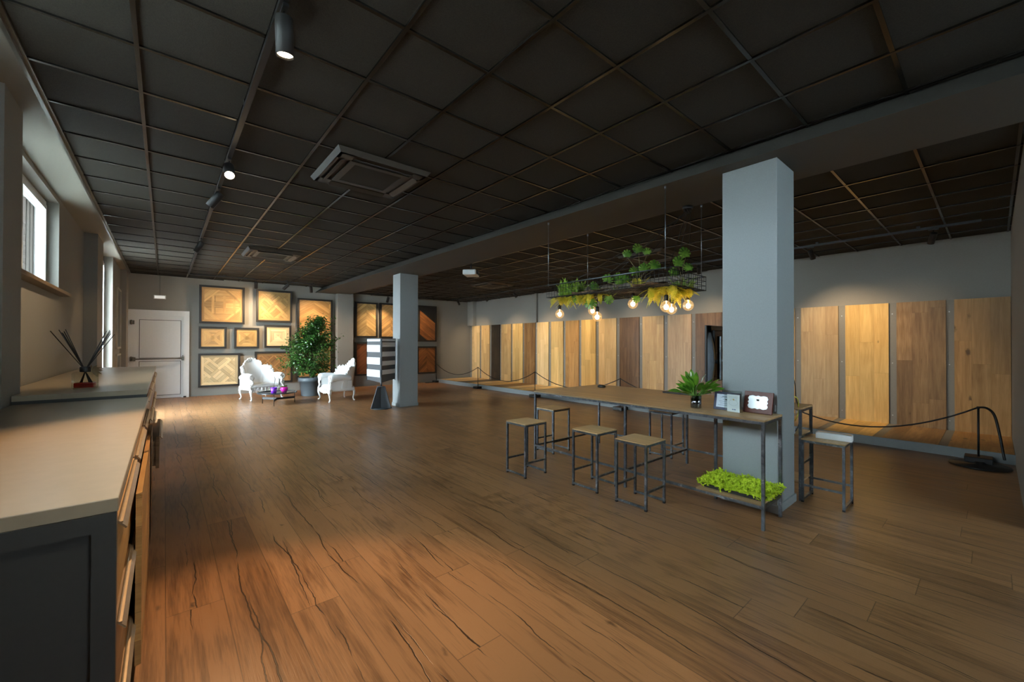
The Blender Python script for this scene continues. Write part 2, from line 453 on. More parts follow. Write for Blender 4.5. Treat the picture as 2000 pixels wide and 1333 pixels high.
# outdoors seen through the glass
t = NT('paving'); nf = t.noise(t.n('TexCoord').outputs['Object'], 1.5, 5.)
M['paving'] = t.bsdf(t.ramp(nf, [(.3, (.30, .29, .27, 1)), (.7, (.42, .41, .38, 1))]), .8)
struct('ground', bx(-60, -1.31, -60, 80, -.2, -.02), M['paving'])
t = NT('tan_brick'); bt = t.n('TexBrick'); tc = t.n('TexCoord'); mp = t.n('Mapping'); mp.inputs['Rotation'].default_value = (PI/2, 0, 0)
t.l(tc.outputs['Object'], mp.inputs[0]); t.l(mp.outputs[0], bt.inputs['Vector']); bt.inputs['Scale'].default_value = 4.
bt.inputs['Color1'].default_value = (.28, .18, .11, 1); bt.inputs['Color2'].default_value = (.36, .25, .16, 1); bt.inputs['Mortar'].default_value = (.4, .36, .3, 1)
M['brick'] = t.bsdf(bt.outputs[0], .8)
w = MB(); w.box(-1.75, -1.31, 7.95, 8.35, 0, 4.2); w.box(-2.6, -1.31, 7.95, 8.4, 3.35, 4.2)
tag(w.build('brick_pier', M['darkbrown']), 'tan brick pier standing outside the high window', 'pier')
for k_, (xx, yy) in enumerate(((-1.42, 7.72), (-1.5, 7.84))):
    tag(bx(xx-.03, xx+.03, yy-.03, yy+.03, 0, 3.8).build('shutter_post', M['darkbrown']), 'brown shutter post outside the high window, %s' % ('nearer the glass' if k_ == 0 else 'nearer the brick pier'), 'post')

# ------------------------------------------------------------------ fire door in the back wall
def quadwall(x0, x1, z0, z1, dy0, dy1, mb):
    """slab hung parallel to the skewed back wall"""
    v = []
    for z in (z0, z1):
        for (x, d) in ((x0, dy1), (x1, dy1), (x1, dy0), (x0, dy0)): v.append((x, yback(x)-d, z))
    mb.add(v, [(0,1,2,3)[::-1], (4,5,6,7), (0,1,5,4), (1,2,6,5), (2,3,7,6), (3,0,4,7)]); return mb
dr = MB(); quadwall(-.70, .40, .01, 2.22, 0, .05, dr)
door = struct('door_1', dr, M['white'])
fr = MB(); quadwall(-.735, -.60, 0, 2.37, 0, .085, fr); quadwall(.40, .52, 0, 2.37, 0, .085, fr); quadwall(-.60, .40, 2.22, 2.37, 0, .085, fr)
quadwall(-.60, -.545, 0, 2.22, 0, .07, fr); quadwall(.36, .40, 0, 2.22, 0, .07, fr); quadwall(-.6, .4, 2.16, 2.22, 0, .07, fr)
fr.build('door_frame', M['white'], door)
pb = MB(); quadwall(-.50, .33, 1.10, 2.10, .05, .062, pb); pb.build('upper_panel', M['white'], door)
pb = MB(); quadwall(-.50, .33, .10, 1.00, .05, .062, pb); pb.build('lower_panel', M['white'], door)
gr = MB(); quadwall(-.512, .342, 1.088, 2.112, .05, .054, gr); quadwall(-.512, .342, .088, 1.012, .05, .054, gr); gr.build('panel_groove', M['cabgrey'], door)
hb = MB(); y = yback(0)-.16; hb.tube([(-.62, y, 1.07), (.38, y, 1.07)], .014, 8)
for x in (-.60, .38): hb.box(x-.025, x+.025, y-.02, y+.12, 1.02, 1.12)
hb.box(.37, .385, y-.03, y+.05, 1.08, 1.16)
hb.build('push_bar', M['trimmetal'], door)
for z in (1.08, 2.03):
    h_ = MB(); h_.tube([(-.66, y+.05, z-.06), (-.66, y+.05, z+.06)], .018, 8); h_.box(-.69, -.60, y+.06, y+.10, z-.05, z+.05)
    h_.build('hinge', M['trimmetal'], door)
fl = MB(); quadwall(.40, .46, 0, .04, .08, .11, fl); fl.build('floor_stop', M['blackplastic'], door)
# hanging emergency sign box
sg = thing('exit_light', (-.105, 14.2, 2.70), 'small white emergency light box hanging on a cord above the white door', 'emergency light')
MB().cbox(-.125, .125, -.02, .02, -.05, .05, .006).build('housing', M['white'], sg)
fc = MB(); fc.box(-.105, .105, -.024, -.020, -.035, .035); fc.build('face_plate', emit('dim_sign_face', (.9, .85, .75, 1), .35), sg)
MB().tube([(0, 0, .05), (0, 0, .62)], .004, 6).build('cord', M['blackplastic'], sg)

# ------------------------------------------------------------------ parquet art pieces
def clip(poly, x0, x1, y0, y1):
    def cut(P, ins, inter):
        out = []
        for i in range(len(P)):
            a, b = P[i-1], P[i]
            if ins(b):
                if not ins(a): out.append(inter(a, b))
                out.append(b)
            elif ins(a): out.append(inter(a, b))
        return out
    def li(a, b, k, c):
        s_ = (c-a[k])/(b[k]-a[k]); return (a[0]+s_*(b[0]-a[0]), a[1]+s_*(b[1]-a[1]))
    for k, c, sg_ in ((0, x0, 1), (0, x1, -1), (1, y0, 1), (1, y1, -1)):
        if not poly: return []
        poly = cut(poly, lambda p: (p[k]-c)*sg_ >= -1e-9, lambda a, b: li(a, b, k, c))
    return poly
def put(mb, poly, ang, tone, R, y=0.):
    p = clip(poly, *R)
    if len(p) < 3: return
    ca, sa = math.cos(ang), math.sin(ang); ou, ov = random.random()*9, random.random()*9
    mb.poly([(a, y, b) for a, b in p], [(a*ca+b*sa+ou, -a*sa+b*ca+ov) for a, b in p], tone)
def rt(): return random.random()
def pat_border(mb, W, H, b, y):
    R = (0, W, 0, H)
    put(mb, [(0,0),(W,0),(W-b,b),(b,b)], 0, rt(), R, y); put(mb, [(0,H),(b,H-b),(W-b,H-b),(W,H)], 0, rt(), R, y)
    put(mb, [(0,0),(b,b),(b,H-b),(0,H)], PI/2, rt(), R, y); put(mb, [(W,0),(W,H),(W-b,H-b),(W-b,b)], PI/2, rt(), R, y)
def pat_chevron(mb, W, H, y, cols=2, pw=.09, off=0., slope=.75, half=False):
    cw = W/cols
    n = int((H+cw*slope)/pw)+3
    for c in range(-1, cols+2):
        x0 = c*cw+off; up = (c % 2 == 0)
        for i in range(-int(cw*slope/pw)-2, n):
            z = i*pw*1.15
            a = z if up else z+cw*slope; b = z+cw*slope if up else z
            if half: a, b = z, z+cw*slope
            put(mb, [(x0, a), (x0+cw, b), (x0+cw, b+pw*1.15-.003), (x0, a+pw*1.15-.003)], math.atan2(b-a, cw), rt(), (0, W, 0, H), y)
def pat_versailles(mb, W, H, y, cell=.30, st=.075, b=.07, dark_cells=False):
    pat_border(mb, W, H, b, y); R = (b, W-b, b, H-b); cx, cy = W/2, H/2; s2 = math.sqrt(.5)
    def T(p, q): return (cx+(p-q)*s2, cy+(p+q)*s2)
    for i in range(-6, 6):
        for j in range(-6, 6):
            p0, q0 = i*cell, j*cell; even = (i+j) % 2 == 0
            m = 3; k = (cell-st)/m
            for a in range(m):
                if even: P = [T(p0+st, q0+st+k*a), T(p0+cell, q0+st+k*a), T(p0+cell, q0+st+k*(a+1)-.003), T(p0+st, q0+st+k*(a+1)-.003)]; an = PI/4
                else: P = [T(p0+st+k*a, q0+st), T(p0+st+k*(a+1)-.003, q0+st), T(p0+st+k*(a+1)-.003, q0+cell), T(p0+st+k*a, q0+cell)]; an = -PI/4
                put(mb, P, an, rt()*(.35 if dark_cells else .8), R, y)
            tt = .75+.25*rt() if dark_cells else rt()
            L = cell if even else cell+st
            put(mb, [T(p0+(st if not even else 0), q0), T(p0+cell, q0), T(p0+cell, q0+st-.003), T(p0+(st if not even else 0), q0+st-.003)], PI/4, tt, R, y)
            put(mb, [T(p0, q0+(0 if not even else st)), T(p0+st-.003, q0+(0 if not even else st)), T(p0+st-.003, q0+cell), T(p0, q0+cell)], -PI/4, rt() if not dark_cells else .8, R, y)
def pat_cross(mb, W, H, y, b=.06, bands=True):
    pat_border(mb, W, H, b, y); x0, x1, z0, z1 = b, W-b, b, H-b; cx, cy = W/2, H/2; R = (x0, x1, z0, z1)
    C = (cx, cy); Q = [(x0, z0), (x1, z0), (x1, z1), (x0, z1)]
    for e in range(4):
        A, B = Q[e], Q[(e+1) % 4]; n = 4
        for k in range(n):
            f0, f1 = k/n, (k+.97)/n
            L = lambda P, f: (P[0]+(C[0]-P[0])*f, P[1]+(C[1]-P[1])*f)
            put(mb, [L(A, f0), L(B, f0), L(B, f1), L(A, f1)], 0 if e % 2 == 0 else PI/2, rt(), R, y)
    if bands:
        for (A, B) in ((Q[0], Q[2]), (Q[1], Q[3])):
            d = Vector((B[0]-A[0], B[1]-A[1])).normalized()*.045; nx, ny = -d.y, d.x
            put(mb, [(A[0]-nx, A[1]-ny), (B[0]-nx, B[1]-ny), (B[0]+nx, B[1]+ny), (A[0]+nx, A[1]+ny)], math.atan2(d.y, d.x), rt(), R, y-.001)
def pat_octagon(mb, W, H, y, b=.06):
    pat_border(mb, W, H, b, y); R = (b, W-b, b, H-b); x0, x1, z0, z1 = R
    k = 5; hh = (z1-z0)/k
    for i in range(k):
        seg = [x0, x0+(x1-x0)*(.3 if i % 2 else .5), x1] if i in (1, 3) else ([x0, x0+.22*(x1-x0), x0+.55*(x1-x0), x0+.82*(x1-x0), x1] if i == 2 else [x0, x1])
        for a, c in zip(seg, seg[1:]): put(mb, [(a, z0+hh*i), (c-.004, z0+hh*i), (c-.004, z0+hh*(i+1)-.004), (a, z0+hh*(i+1)-.004)], 0, rt(), R, y)
    q = .30
    for (cx, cz, sx, sz) in ((x0, z0, 1, 1), (x1, z0, -1, 1), (x1, z1, -1, -1), (x0, z1, 1, -1)):
        P = [(cx, cz+sz*q), (cx+sx*q, cz), (cx+sx*(q+.07), cz), (cx, cz+sz*(q+.07))]
        put(mb, P, -PI/4*sx*sz, rt(), R, y-.001)
        put(mb, [(cx, cz), (cx+sx*q*.97, cz), (cx, cz+sz*q*.97)], -PI/4*sx*sz, rt(), R, y-.001)
    for x in (x0+(x1-x0)*.2, x0+(x1-x0)*.52, x0+(x1-x0)*.8):
        put(mb, [(x, z0+hh), (x+.06, z0+hh), (x+.06, z1-hh), (x, z1-hh)], PI/2, rt(), R, y-.001)

pq = {
 'honey': parquet('honey_oak', (.66, .40, .16, 1), (.42, .21, .065, 1)),
 'pale': parquet('pale_oak', (.74, .58, .34, 1), (.55, .38, .18, 1), .1),
 'amber': parquet('amber_oak', (.56, .36, .14, 1), (.38, .21, .065, 1), .2),
 'knotty': parquet('knotty_oak', (.66, .43, .18, 1), (.42, .22, .07, 1), .5),
 'brown': parquet('brown_oak', (.40, .21, .075, 1), (.16, .072, .024, 1), .4),
 'orange': parquet('orange_oak', (.62, .35, .12, 1), (.36, .165, .045, 1), .25),
 'red': parquet('reddish_oak', (.26, .088, .03, 1), (.10, .03, .012, 1), .2),
 'walnut': parquet('walnut_brown', (.33, .125, .035, 1), (.085, .030, .012, 1), .5)}
def art(x0, x1, z0, z1, pat, mat, label, fw=.055, dep=.085, **kw):
    W, H = x1-x0, z1-z0
    xm = (x0+x1)/2; e = thing('framed_parquet_sample', (x0, yback(xm)-.012, z0), label, 'wall panel', rz=math.atan(-.05))
    f = MB()
    f.box(0, W, -dep, 0, 0, fw); f.box(0, W, -dep, 0, H-fw, H); f.box(0, fw, -dep, 0, fw, H-fw); f.box(W-fw, W, -dep, 0, fw, H-fw)
    f.box(fw, W-fw, -.03, 0, fw, H-fw)
    f.build('frame', M['frame'], e)
    p = MB(); w_, h_ = W-2*fw, H-2*fw
    pat(p, w_, h_, -.0, **kw)
    o = p.build('parquet', pq[mat], e); o.location = (fw, -.06, fw)
    bk = MB().box(fw, W-fw, -.058, -.03, fw, H-fw).build('backing', M['frame'], e)
    return e
art(.73, 1.80, 2.05, 3.13, pat_octagon, 'honey', 'large square framed parquet with honey oak and cut corners, beside the door top')
art(2.09, 3.05, 2.14, 3.12, pat_versailles, 'amber', 'square framed parquet with amber lattice under the two wall spotlights', cell=.31)
art(.725, 1.37, 1.34, 1.96, pat_cross, 'knotty', 'small framed parquet with dark-knotted diagonal cross, below the large honey one')
art(1.55, 2.17, 1.34, 1.95, pat_cross, 'amber', 'small framed parquet with star of light oak, middle of the small row')
art(2.31, 3.03, 1.36, 2.05, pat_cross, 'pale', 'small framed parquet of plain pale oak triangles, beside the tall panel', bands=False, b=.08)
art(.72, 1.70, .25, 1.20, pat_versailles, 'pale', 'low square framed parquet of very pale oak lattice, beside the white armchair', cell=.33)
art(2.06, 3.07, .28, 1.24, pat_versailles, 'brown', 'low square framed parquet of brown oak with light lattice strips, behind the armchair', cell=.24, st=.04, dark_cells=True)
art(3.20, 4.24, .33, 2.93, pat_chevron, 'orange', 'tall framed orange chevron panel behind the potted fig', cols=2, pw=.13, off=-.05, slope=.62)
art(4.98, 5.75, 1.70, 2.93, pat_chevron, 'amber', 'upper framed light chevron panel right next to the wall pilaster'.replace(' right next', ' next'), cols=2, pw=.10, slope=.8)
art(5.84, 6.62, 1.69, 2.94, pat_chevron, 'honey', 'upper framed bright honey chevron panel, second from the wall pilaster', cols=2, pw=.10, slope=.8)
art(7.29, 8.05, 1.57, 2.94, pat_chevron, 'walnut', 'upper framed walnut panel with slanted boards near the room corner', cols=1, pw=.10, slope=-.75, half=True)
art(4.98, 5.80, .38, 1.54, pat_chevron, 'red', 'lower framed reddish chevron panel behind the sample stand', cols=2, pw=.10, slope=.9)
art(7.25, 8.05, .35, 1.39, pat_chevron, 'walnut', 'lower framed dark walnut chevron panel near the rope barrier', cols=2, pw=.085, slope=1.0)
# two narrow light frames on the left wall beyond the glazed bay
for (z0, z1, lab) in ((1.36, 2.76, 'tall narrow light-framed picture on the side wall before the door'), (.35, 1.24, 'short light-framed picture under the tall one on the side wall')):
    e = thing('framed_picture', (-.84, 12.7, z0), lab, 'picture')
    f = MB(); d, W, H = .035, 1.0, z1-z0
    f.box(0, d, 0, W, 0, .04); f.box(0, d, 0, W, H-.04, H); f.box(0, d, 0, .04, .04, H-.04); f.box(0, d, W-.04, W, .04, H-.04)
    f.build('frame', plain('pale_frame', (.42, .39, .32, 1), .5), e)
    bx(0.001, .015, .04, W-.04, .04, H-.04).build('print', plain('dark_print', (.09, .09, .08, 1), .4, noise=.4, scale=5), e)

# ------------------------------------------------------------------ plank display along the right wall
plat_top = .125
w = MB(); w.box(8.06, 9.66, -.17, 14.05, 0, plat_top-.02); w.box(8.045, 8.06, -.17, 14.05, 0, plat_top)
struct('trim_5', w, M['plat'], )
w = MB(); w.box(9.60, 9.66, -.17, 13.9, plat_top-.02, 2.215); struct('trim_6', w, M['strip'])
tones = {
 'cream': ((0.755, 0.543, 0.272, 1), (0.571, 0.369, 0.160, 1)), 'tan': ((0.612, 0.407, 0.176, 1), (0.428, 0.252, 0.096, 1)),
 'black': ((0.061, 0.041, 0.022, 1), (0.022, 0.015, 0.009, 1)), 'straw': ((0.734, 0.504, 0.200, 1), (0.551, 0.330, 0.104, 1)),
 'brown': ((0.306, 0.165, 0.060, 1), (0.133, 0.063, 0.020, 1)), 'yellow': ((0.755, 0.504, 0.176, 1), (0.561, 0.330, 0.096, 1)),
 'chestnut': ((0.510, 0.281, 0.088, 1), (0.316, 0.150, 0.040, 1)), 'walnut': ((0.224, 0.126, 0.056, 1), (0.087, 0.044, 0.018, 1)),
 'pink': ((0.551, 0.378, 0.212, 1), (0.388, 0.242, 0.128, 1)), 'grey': ((0.530, 0.378, 0.200, 1), (0.357, 0.228, 0.108, 1)),
 'smoked': ((0.367, 0.223, 0.096, 1), (0.178, 0.097, 0.040, 1)), 'rustic': ((0.510, 0.291, 0.104, 1), (0.306, 0.155, 0.048, 1))}
PAN = [(13.80, 13.265, 'cream', 0), (13.16, 12.61, 'tan', .3), (12.51, 11.99, 'black', 0), (11.90, 11.34, 'tan', .15), (11.25, 10.70, 'straw', 0),
 (10.62, 10.07, 'brown', .3), (9.97, 9.43, 'cream', .1), (9.32, 8.79, 'straw', .1), (8.69, 8.15, 'chestnut', .2), (8.05, 7.51, 'yellow', 0),
 (7.40, 6.80, 'cream', .35), (6.69, 6.08, 'walnut', .3), (5.98, 5.38, 'tan', .5), (5.27, 4.67, 'pink', .2), (4.57, 3.97, 'walnut', .1),
 (3.17, 2.57, 'tan', .3), (2.466, 1.877, 'grey', .25), (1.774, 1.182, 'yellow', .25), (1.081, .498, 'smoked', .45), (.407, -.165, 'rustic', .6)]
desc = dict(cream='cream pale', tan='light tan', black='near-black', straw='straw yellow', brown='mid-brown', yellow='golden yellow', chestnut='orange-brown chestnut',
            walnut='dark brown walnut-toned', pink='pinkish beige', grey='greyish beige', smoked='smoky greyed-brown', rustic='rustic knotty brown')
ordn = 'first second third fourth fifth sixth seventh eighth ninth tenth eleventh twelfth thirteenth fourteenth fifteenth'.split()
mats = {}
for i, (ya, yb_, tn, kn) in enumerate(PAN):
    W = ya-yb_
    for ori in ('z', 'x'):
        key = (tn, kn, ori)
        if key not in mats:
            lo, hi = tones[tn][1], tones[tn][0]
            mats[key] = wood('%s_oak_%s' % (tn, ori), hi, lo, ori, 'y', .195, 1.5 if ori == 'z' else 3., .45, kn, .32 if kn > .2 else 0, .003, .28, 1., .35, 0, .15, .6)
    if i < 15: lab = '%s oak plank panel on the long wall, %s from the far corner' % (desc[tn], ordn[i])
    else: lab = '%s oak plank panel on the long wall, %s from the near end' % (desc[tn], ordn[19-i])
    e = thing('oak_plank_panel', (9.60, yb_, plat_top), lab, 'wood panel', 'oak plank panels along the long wall')
    MB().box(-.025, 0, 0, W, 0, 2.09).build('upright_planks', mats[(tn, kn, 'z')], e)
    MB().box(-1.535, -.026, 0, W, -.02, .001).build('floor_planks', mats[(tn, kn, 'x')], e)
    for z in (.15, 1.05, 1.9): MB().lathe([(0, -.004), (.008, -.003), (.008, .003)], (-.003, W+.055, z), 8, (-1, 0, 0)).build('screw', M['screw'], e)
# grey strips between floor sections
for i in range(len(PAN)-1):
    pass
w = MB(); w.box(8.06, 9.60, -.17, 13.95, plat_top-.019, plat_top-.002); struct('trim_7', w, M['strip'])

# ------------------------------------------------------------------ cabinets along the left wall
def cabinet(y0, y1, ztop, xf, label, cols, pulled=None, notch=None, rows=3, xback=-.98):
    e = thing('sample_cabinet', (0, y0, 0), label, 'cabinet'); L = y1-y0; zc = ztop-.04
    b = MB(); xq = notch[1] if notch else xback
    b.box(xq, xf-.03, .012, L-.012, .06, zc); b.box(xq+.06, xf-.07, .04, L-.04, 0, .06)
    if notch: b.box(xback, xq, notch[0]-y0, L-.012, .0, zc)
    b.box(xq, xf-.004, .006, .034, .0, zc); b.box(xf-.055, xf-.004, -.004, .006, 0, zc); b.box(xq, xf-.055, -.004, .006, zc-.05, zc); b.build('carcass', M['cabgrey'], e)
    tp = MB()
    if notch: tp.box(xback, notch[1], notch[0]-y0, L, zc, ztop); tp.box(notch[1], xf, 0, L, zc, ztop)
    else: tp.cbox(xback, xf, 0, L, zc, ztop, .002)
    tp.build('worktop', M['ctop'], e)
    cw = (L-.04)/cols; rh = (zc-.08)/rows
    for c in range(cols):
        for r in range(rows):
            z0 = .07+rh*r; a = .025+cw*c; dx = .085 if pulled == (c, r) else 0.
            d = MB(); d.box(xf-.028, xf-.006, a+.03, a+cw-.008, z0+.01, z0+rh-.045)
            d.v = [(x+dx, y, z) for x, y, z in d.v]
            if dx: d.box(xf-.02, xf+dx-.028, a+.05, a+cw-.03, z0+.03, z0+rh-.08)
            dd = d.build('drawer', M['drawer%d' % ((c+r*2) % 3)], e)
            h = MB(); h.obox((xf+.004+dx, a+cw/2, z0+rh-.055), (.010, 0, -.012), (0, cw/2-.05, 0), (.002, 0, .0016)); h.box(xf-.008+dx, xf+.006+dx, a+.05, a+cw-.05, z0+rh-.05, z0+rh-.045)
            h.build('handle', M['alu'], dd)
    return e
M['alu'] = plain('champagne_aluminium', (.45, .36, .25, 1), .35, .6)
M['drawer0'] = wood('drawer_oak', (.42, .24, .10, 1), (.24, .12, .045, 1), 'y', 'z', .16, 2., .42, .2, 0, .002, .3)
M['drawer1'] = wood('drawer_honey', (.55, .33, .12, 1), (.34, .18, .06, 1), 'y', 'z', .12, 2., .42, .1, 0, .002, .3)
M['drawer2'] = wood('drawer_brown', (.30, .17, .08, 1), (.15, .08, .035, 1), 'y', 'z', .16, 2., .42, .3, 0, .002, .3)
cabinet(1.66, 4.60, 1.04, -.10, 'long low cabinet with beige worktop closest to the camera, dark grey end panel', 3, xback=-.845)
cabinet(4.64, 9.2, 1.10, -.11, 'slightly taller beige-topped cabinet holding the reed diffuser', 4, pulled=(0, 1), notch=(4.95, -.85), rows=3)
# sample boards racked upright in the cabinet fronts
for i, (y, m, lab) in enumerate(((2.75, 'drawer1', 'bright honey oak sample board'), (3.55, 'drawer0', 'mid oak sample board'), (3.9, 'drawer2', 'brown oak sample board'))):
    e = tag(MB().obox((-.078, y, .50), (.010, .0, .002), (0, .33 if i else .42, 0), (0, 0, .36)).build('sample_board', M[m]), lab+' leaning on the low cabinet front', 'sample board')

# ------------------------------------------------------------------ reed diffuser
e = thing('reed_diffuser', (-.515, 5.02, 1.10), 'glass reed diffuser with black sticks and red liquid on the taller cabinet', 'reed diffuser', rz=-.2)
gm = thin_glass('bottle_glass', (.93, .94, .90, 1), .10)
b = MB(); b.cbox(-.074, .074, -.045, .045, 0, .145, .012); b.build('bottle', gm, e)
MB().cbox(-.062, .062, -.036, .036, .012, .055, .006).build('liquid', plain('red_liquid', (.55, .02, .01, 1), .1, noise=.02, Transmission_Weight=.3), e)
nb = MB(); nb.lathe([(.032, .145), (.035, .15), (.035, .185), (.028, .19)], n=16); nb.build('collar', M['black'], e)
for i in range(12):
    a = (i/12)*2*PI; sx = (.16 if i % 2 else -.19)*(.72+.4*rt()); q = MB()
    q.tube([(-sx*.26, random.uniform(-.02, .02), .02), (sx*.04, 0, .17), (sx, random.uniform(-.1, .1), .50-.22*abs(sx)+.05*rt())], .0032, 5); q.build('reed', M['black'], e)
fl = MB()
for i in range(6):
    a = -1.0+.5*i; d = Vector((math.cos(a), -.3, math.sin(a)*.7-.2)); c = Vector((.05, -.04, .17)); s_ = Vector((-d.z, 0, d.x))*.012
    fl.add([c, c+d*.04+s_, c+d*.085, c+d*.04-s_], [(0, 1, 2, 3)])
fl.build('paper_flower', plain('tan_paper', (.20, .14, .07, 1), .6), e)

# ------------------------------------------------------------------ stools
SW = .019
def make_stool(label, x, y, rz=0., swap=False):
    e = thing('bar_stool', (x, y, 0), label, 'stool', 'steel and oak bar stools at the table', rz)
    a, H = .155, .60
    st = MB(); st.cbox(-a-.011, a+.011, -a-.011, a+.011, H-.011, H, .002); st.build('seat', M['stoolseat'], e)
    top = MB()
    for s_ in (-1, 1):
        top.bar((-a, s_*a, H-.022), (a, s_*a, H-.022), SW); top.bar((s_*a, -a, H-.022), (s_*a, a, H-.022), SW)
    top.build('seat_frame', M['steel'], e)
    for sx in (-1, 1):
        for sy in (-1, 1):
            l_ = MB(); q_ = SW/2+.0005; l_.box(sx*a-q_, sx*a+q_, sy*a-q_, sy*a+q_, .006, H-.0125)
            lo = l_.build('leg', M['steel'], e); MB().box(sx*a-SW/2-.001, sx*a+SW/2+.001, sy*a-SW/2-.001, sy*a+SW/2+.001, 0, .016).build('rubber_foot', M['blackplastic'], lo)
        r_ = MB(); r_.bar((sx*a, -a, .028), (sx*a, a, .028), SW); r_.build('floor_rail', M['steel'], e)
    for sy in (-1, 1):
        r_ = MB(); r_.bar((-a, sy*a, .165), (a, sy*a, .165), SW); r_.build('foot_rail', M['steel'], e)
    return e
proto = make_stool('steel bar stool with oak seat standing farthest out from the long table side', 3.205, 3.515)
def stool(label, x, y, rz=0.):
    c = copy_tree(proto); c.location = (x, y, 0); c.rotation_euler = (0, 0, rz); c['label'] = label; return c
stool('bar stool tucked under the far short end of the oak table', 4.17, 4.015)
stool('middle one of three bar stools on the armchair side of the table', 3.455, 2.725)
stool('bar stool nearer the moss shelf, third along the table front'.replace('nearer', 'closest to'), 3.43, 2.165)
stool('bar stool half hidden behind the table, on the plank wall side', 5.19, 2.875)
se = stool('bar stool behind the grey column carrying a white power box', 4.78, 1.025, PI/2)
e = thing('power_box', (4.80, .99, .60), 'white rectangular power box lying on the stool behind the column', 'power box', rz=.04)
MB().cbox(-.045, .045, -.15, .12, 0, .058, .004).build('case', M['white'], e)
MB().cbox(-.032, .032, -.14, .11, .058, .064, .002).build('clear_lid', M['glass'], e)

# ------------------------------------------------------------------ big steel table wrapped round the column
TX0, TX1, TY0, TY1, TZ = 3.655, 5.0, 1.19, 3.86, .885
e = thing('high_table', (TX0, TY0, 0), 'long high oak table on raw steel frame built round the grey column', 'table')
def T_(x, y, z): return (x-TX0, y-TY0, z)
tp = MB()
for (a, b, c, d) in ((TX0, 4.09, TY0, 1.74), (4.61, TX1, TY0, 1.74), (TX0, TX1, 1.74, TY1)):
    tp.box(a-TX0, b-TX0, c-TY0, d-TY0, TZ-.016, TZ)
tp.build('table_top', M['tabletop'], e)
ap = MB(); bw = .022
def seg(mb, a, b): mb.bar(T_(*a), T_(*b), bw)
zt = TZ-.028
for a, b in (((TX0+.011, TY0, zt), (TX0+.011, TY1, zt)), ((TX1-.011, 1.75, zt), (TX1-.011, TY1, zt)), ((TX0, TY1-.011, zt), (TX1, TY1-.011, zt)), ((TX0, TY0+.011, zt), (4.07, TY0+.011, zt)),
             ((TX0, 2.49, zt), (TX1, 2.49, zt)), ((4.63, TY0+.011, zt), (TX1, TY0+.011, zt)), ((TX1-.011, TY0, zt), (TX1-.011, 1.75, zt)), ((4.07, TY0, zt), (4.07, 1.74, zt))):
    seg(ap, a, b)
ap.build('top_frame', M['steel'], e)
for (x, y) in ((TX0+.011, TY0+.011), (TX0+.011, 2.49), (TX0+.011, TY1-.011), (TX1-.011, 2.49), (TX1-.011, TY1-.011), (4.07, TY0+.011), (4.07, 1.745), (TX1-.011, TY0+.011), (4.64, TY0+.011)):
    l_ = MB(); l_.box(x-TX0-.0116, x-TX0+.0116, y-TY0-.0116, y-TY0+.0116, 0, zt+.010); l_.build('leg', M['steel'], e)
for a, b in (((TX0+.011, TY0, .182), (TX0+.011, TY1, .182)), ((TX1-.011, 1.75, .182), (TX1-.011, TY1, .182)), ((TX0, TY1-.011, .182), (TX1, TY1-.011, .182)), ((TX0, 2.49, .182), (TX1, 2.49, .182)),
             ((TX0, TY0+.011, .182), (4.07, TY0+.011, .182)), ((4.64, TY0+.011, .35), (TX1, TY0+.011, .35)), ((4.64, TY0+.011, .60), (TX1, TY0+.011, .60)), ((TX1-.011, TY0, .15), (TX1-.011, 1.75, .15))):
    r_ = MB(); seg(r_, a, b); r_.build('lower_rail', M['steel'], e)
MB().box(.0, 4.065-TX0, .02, 1.74-TY0, .193, .207).build('shelf', M['tabletop'], e)
for z in (.60, .15):
    MB().box(4.63-TX0, TX1-TX0-.015, .015, 1.72-TY0, z+.011, z+.026).build('shelf', M['tabletop'], e)
# moss tray
e = thing('moss_tray', (3.70, 1.22, .207), 'chartreuse preserved moss in a dark tray on the low table shelf', 'moss planter')
MB().cbox(.02, .33, .0, .50, 0, .03, .004).build('tray', M['blackplastic'], e)
ms = MB()
for i in range(1500):
    x = random.uniform(.0, .37); y = random.uniform(-.05, .54)
    z = .03+.055*random.random()**.6+.012*math.sin(x*31)*math.sin(y*23)
    if x < .02 or x > .34 or y < -.01 or y > .5: z -= .02
    r = random.uniform(.006, .014)
    c = Vector((x, y, z)); 
    for q in range(3):
        d = Vector((random.gauss(0, 1), random.gauss(0, 1), random.gauss(.4, .8))).normalized()*r*1.9; s_ = d.cross(Vector((random.gauss(0,1), random.gauss(0,1), random.gauss(0,1)))).normalized()*r*.45
        ms.add([c-s_, c+s_, c+d+s_*.9, c+d*1.1-s_*.9], [(0, 1, 2, 3)])
ms.grid([[Vector((x*.34/8+.015, y*.5/10, .03+.05*math.sin(PI*x/8)**.4*math.sin(PI*y/10)**.4+.006*rt())) for y in range(11)] for x in range(9)])
ms.build('moss', leafmat('moss_green', (.42, .56, .02, 1), (.72, .85, .05, 1), .8, 25., .15), e, kind='stuff')

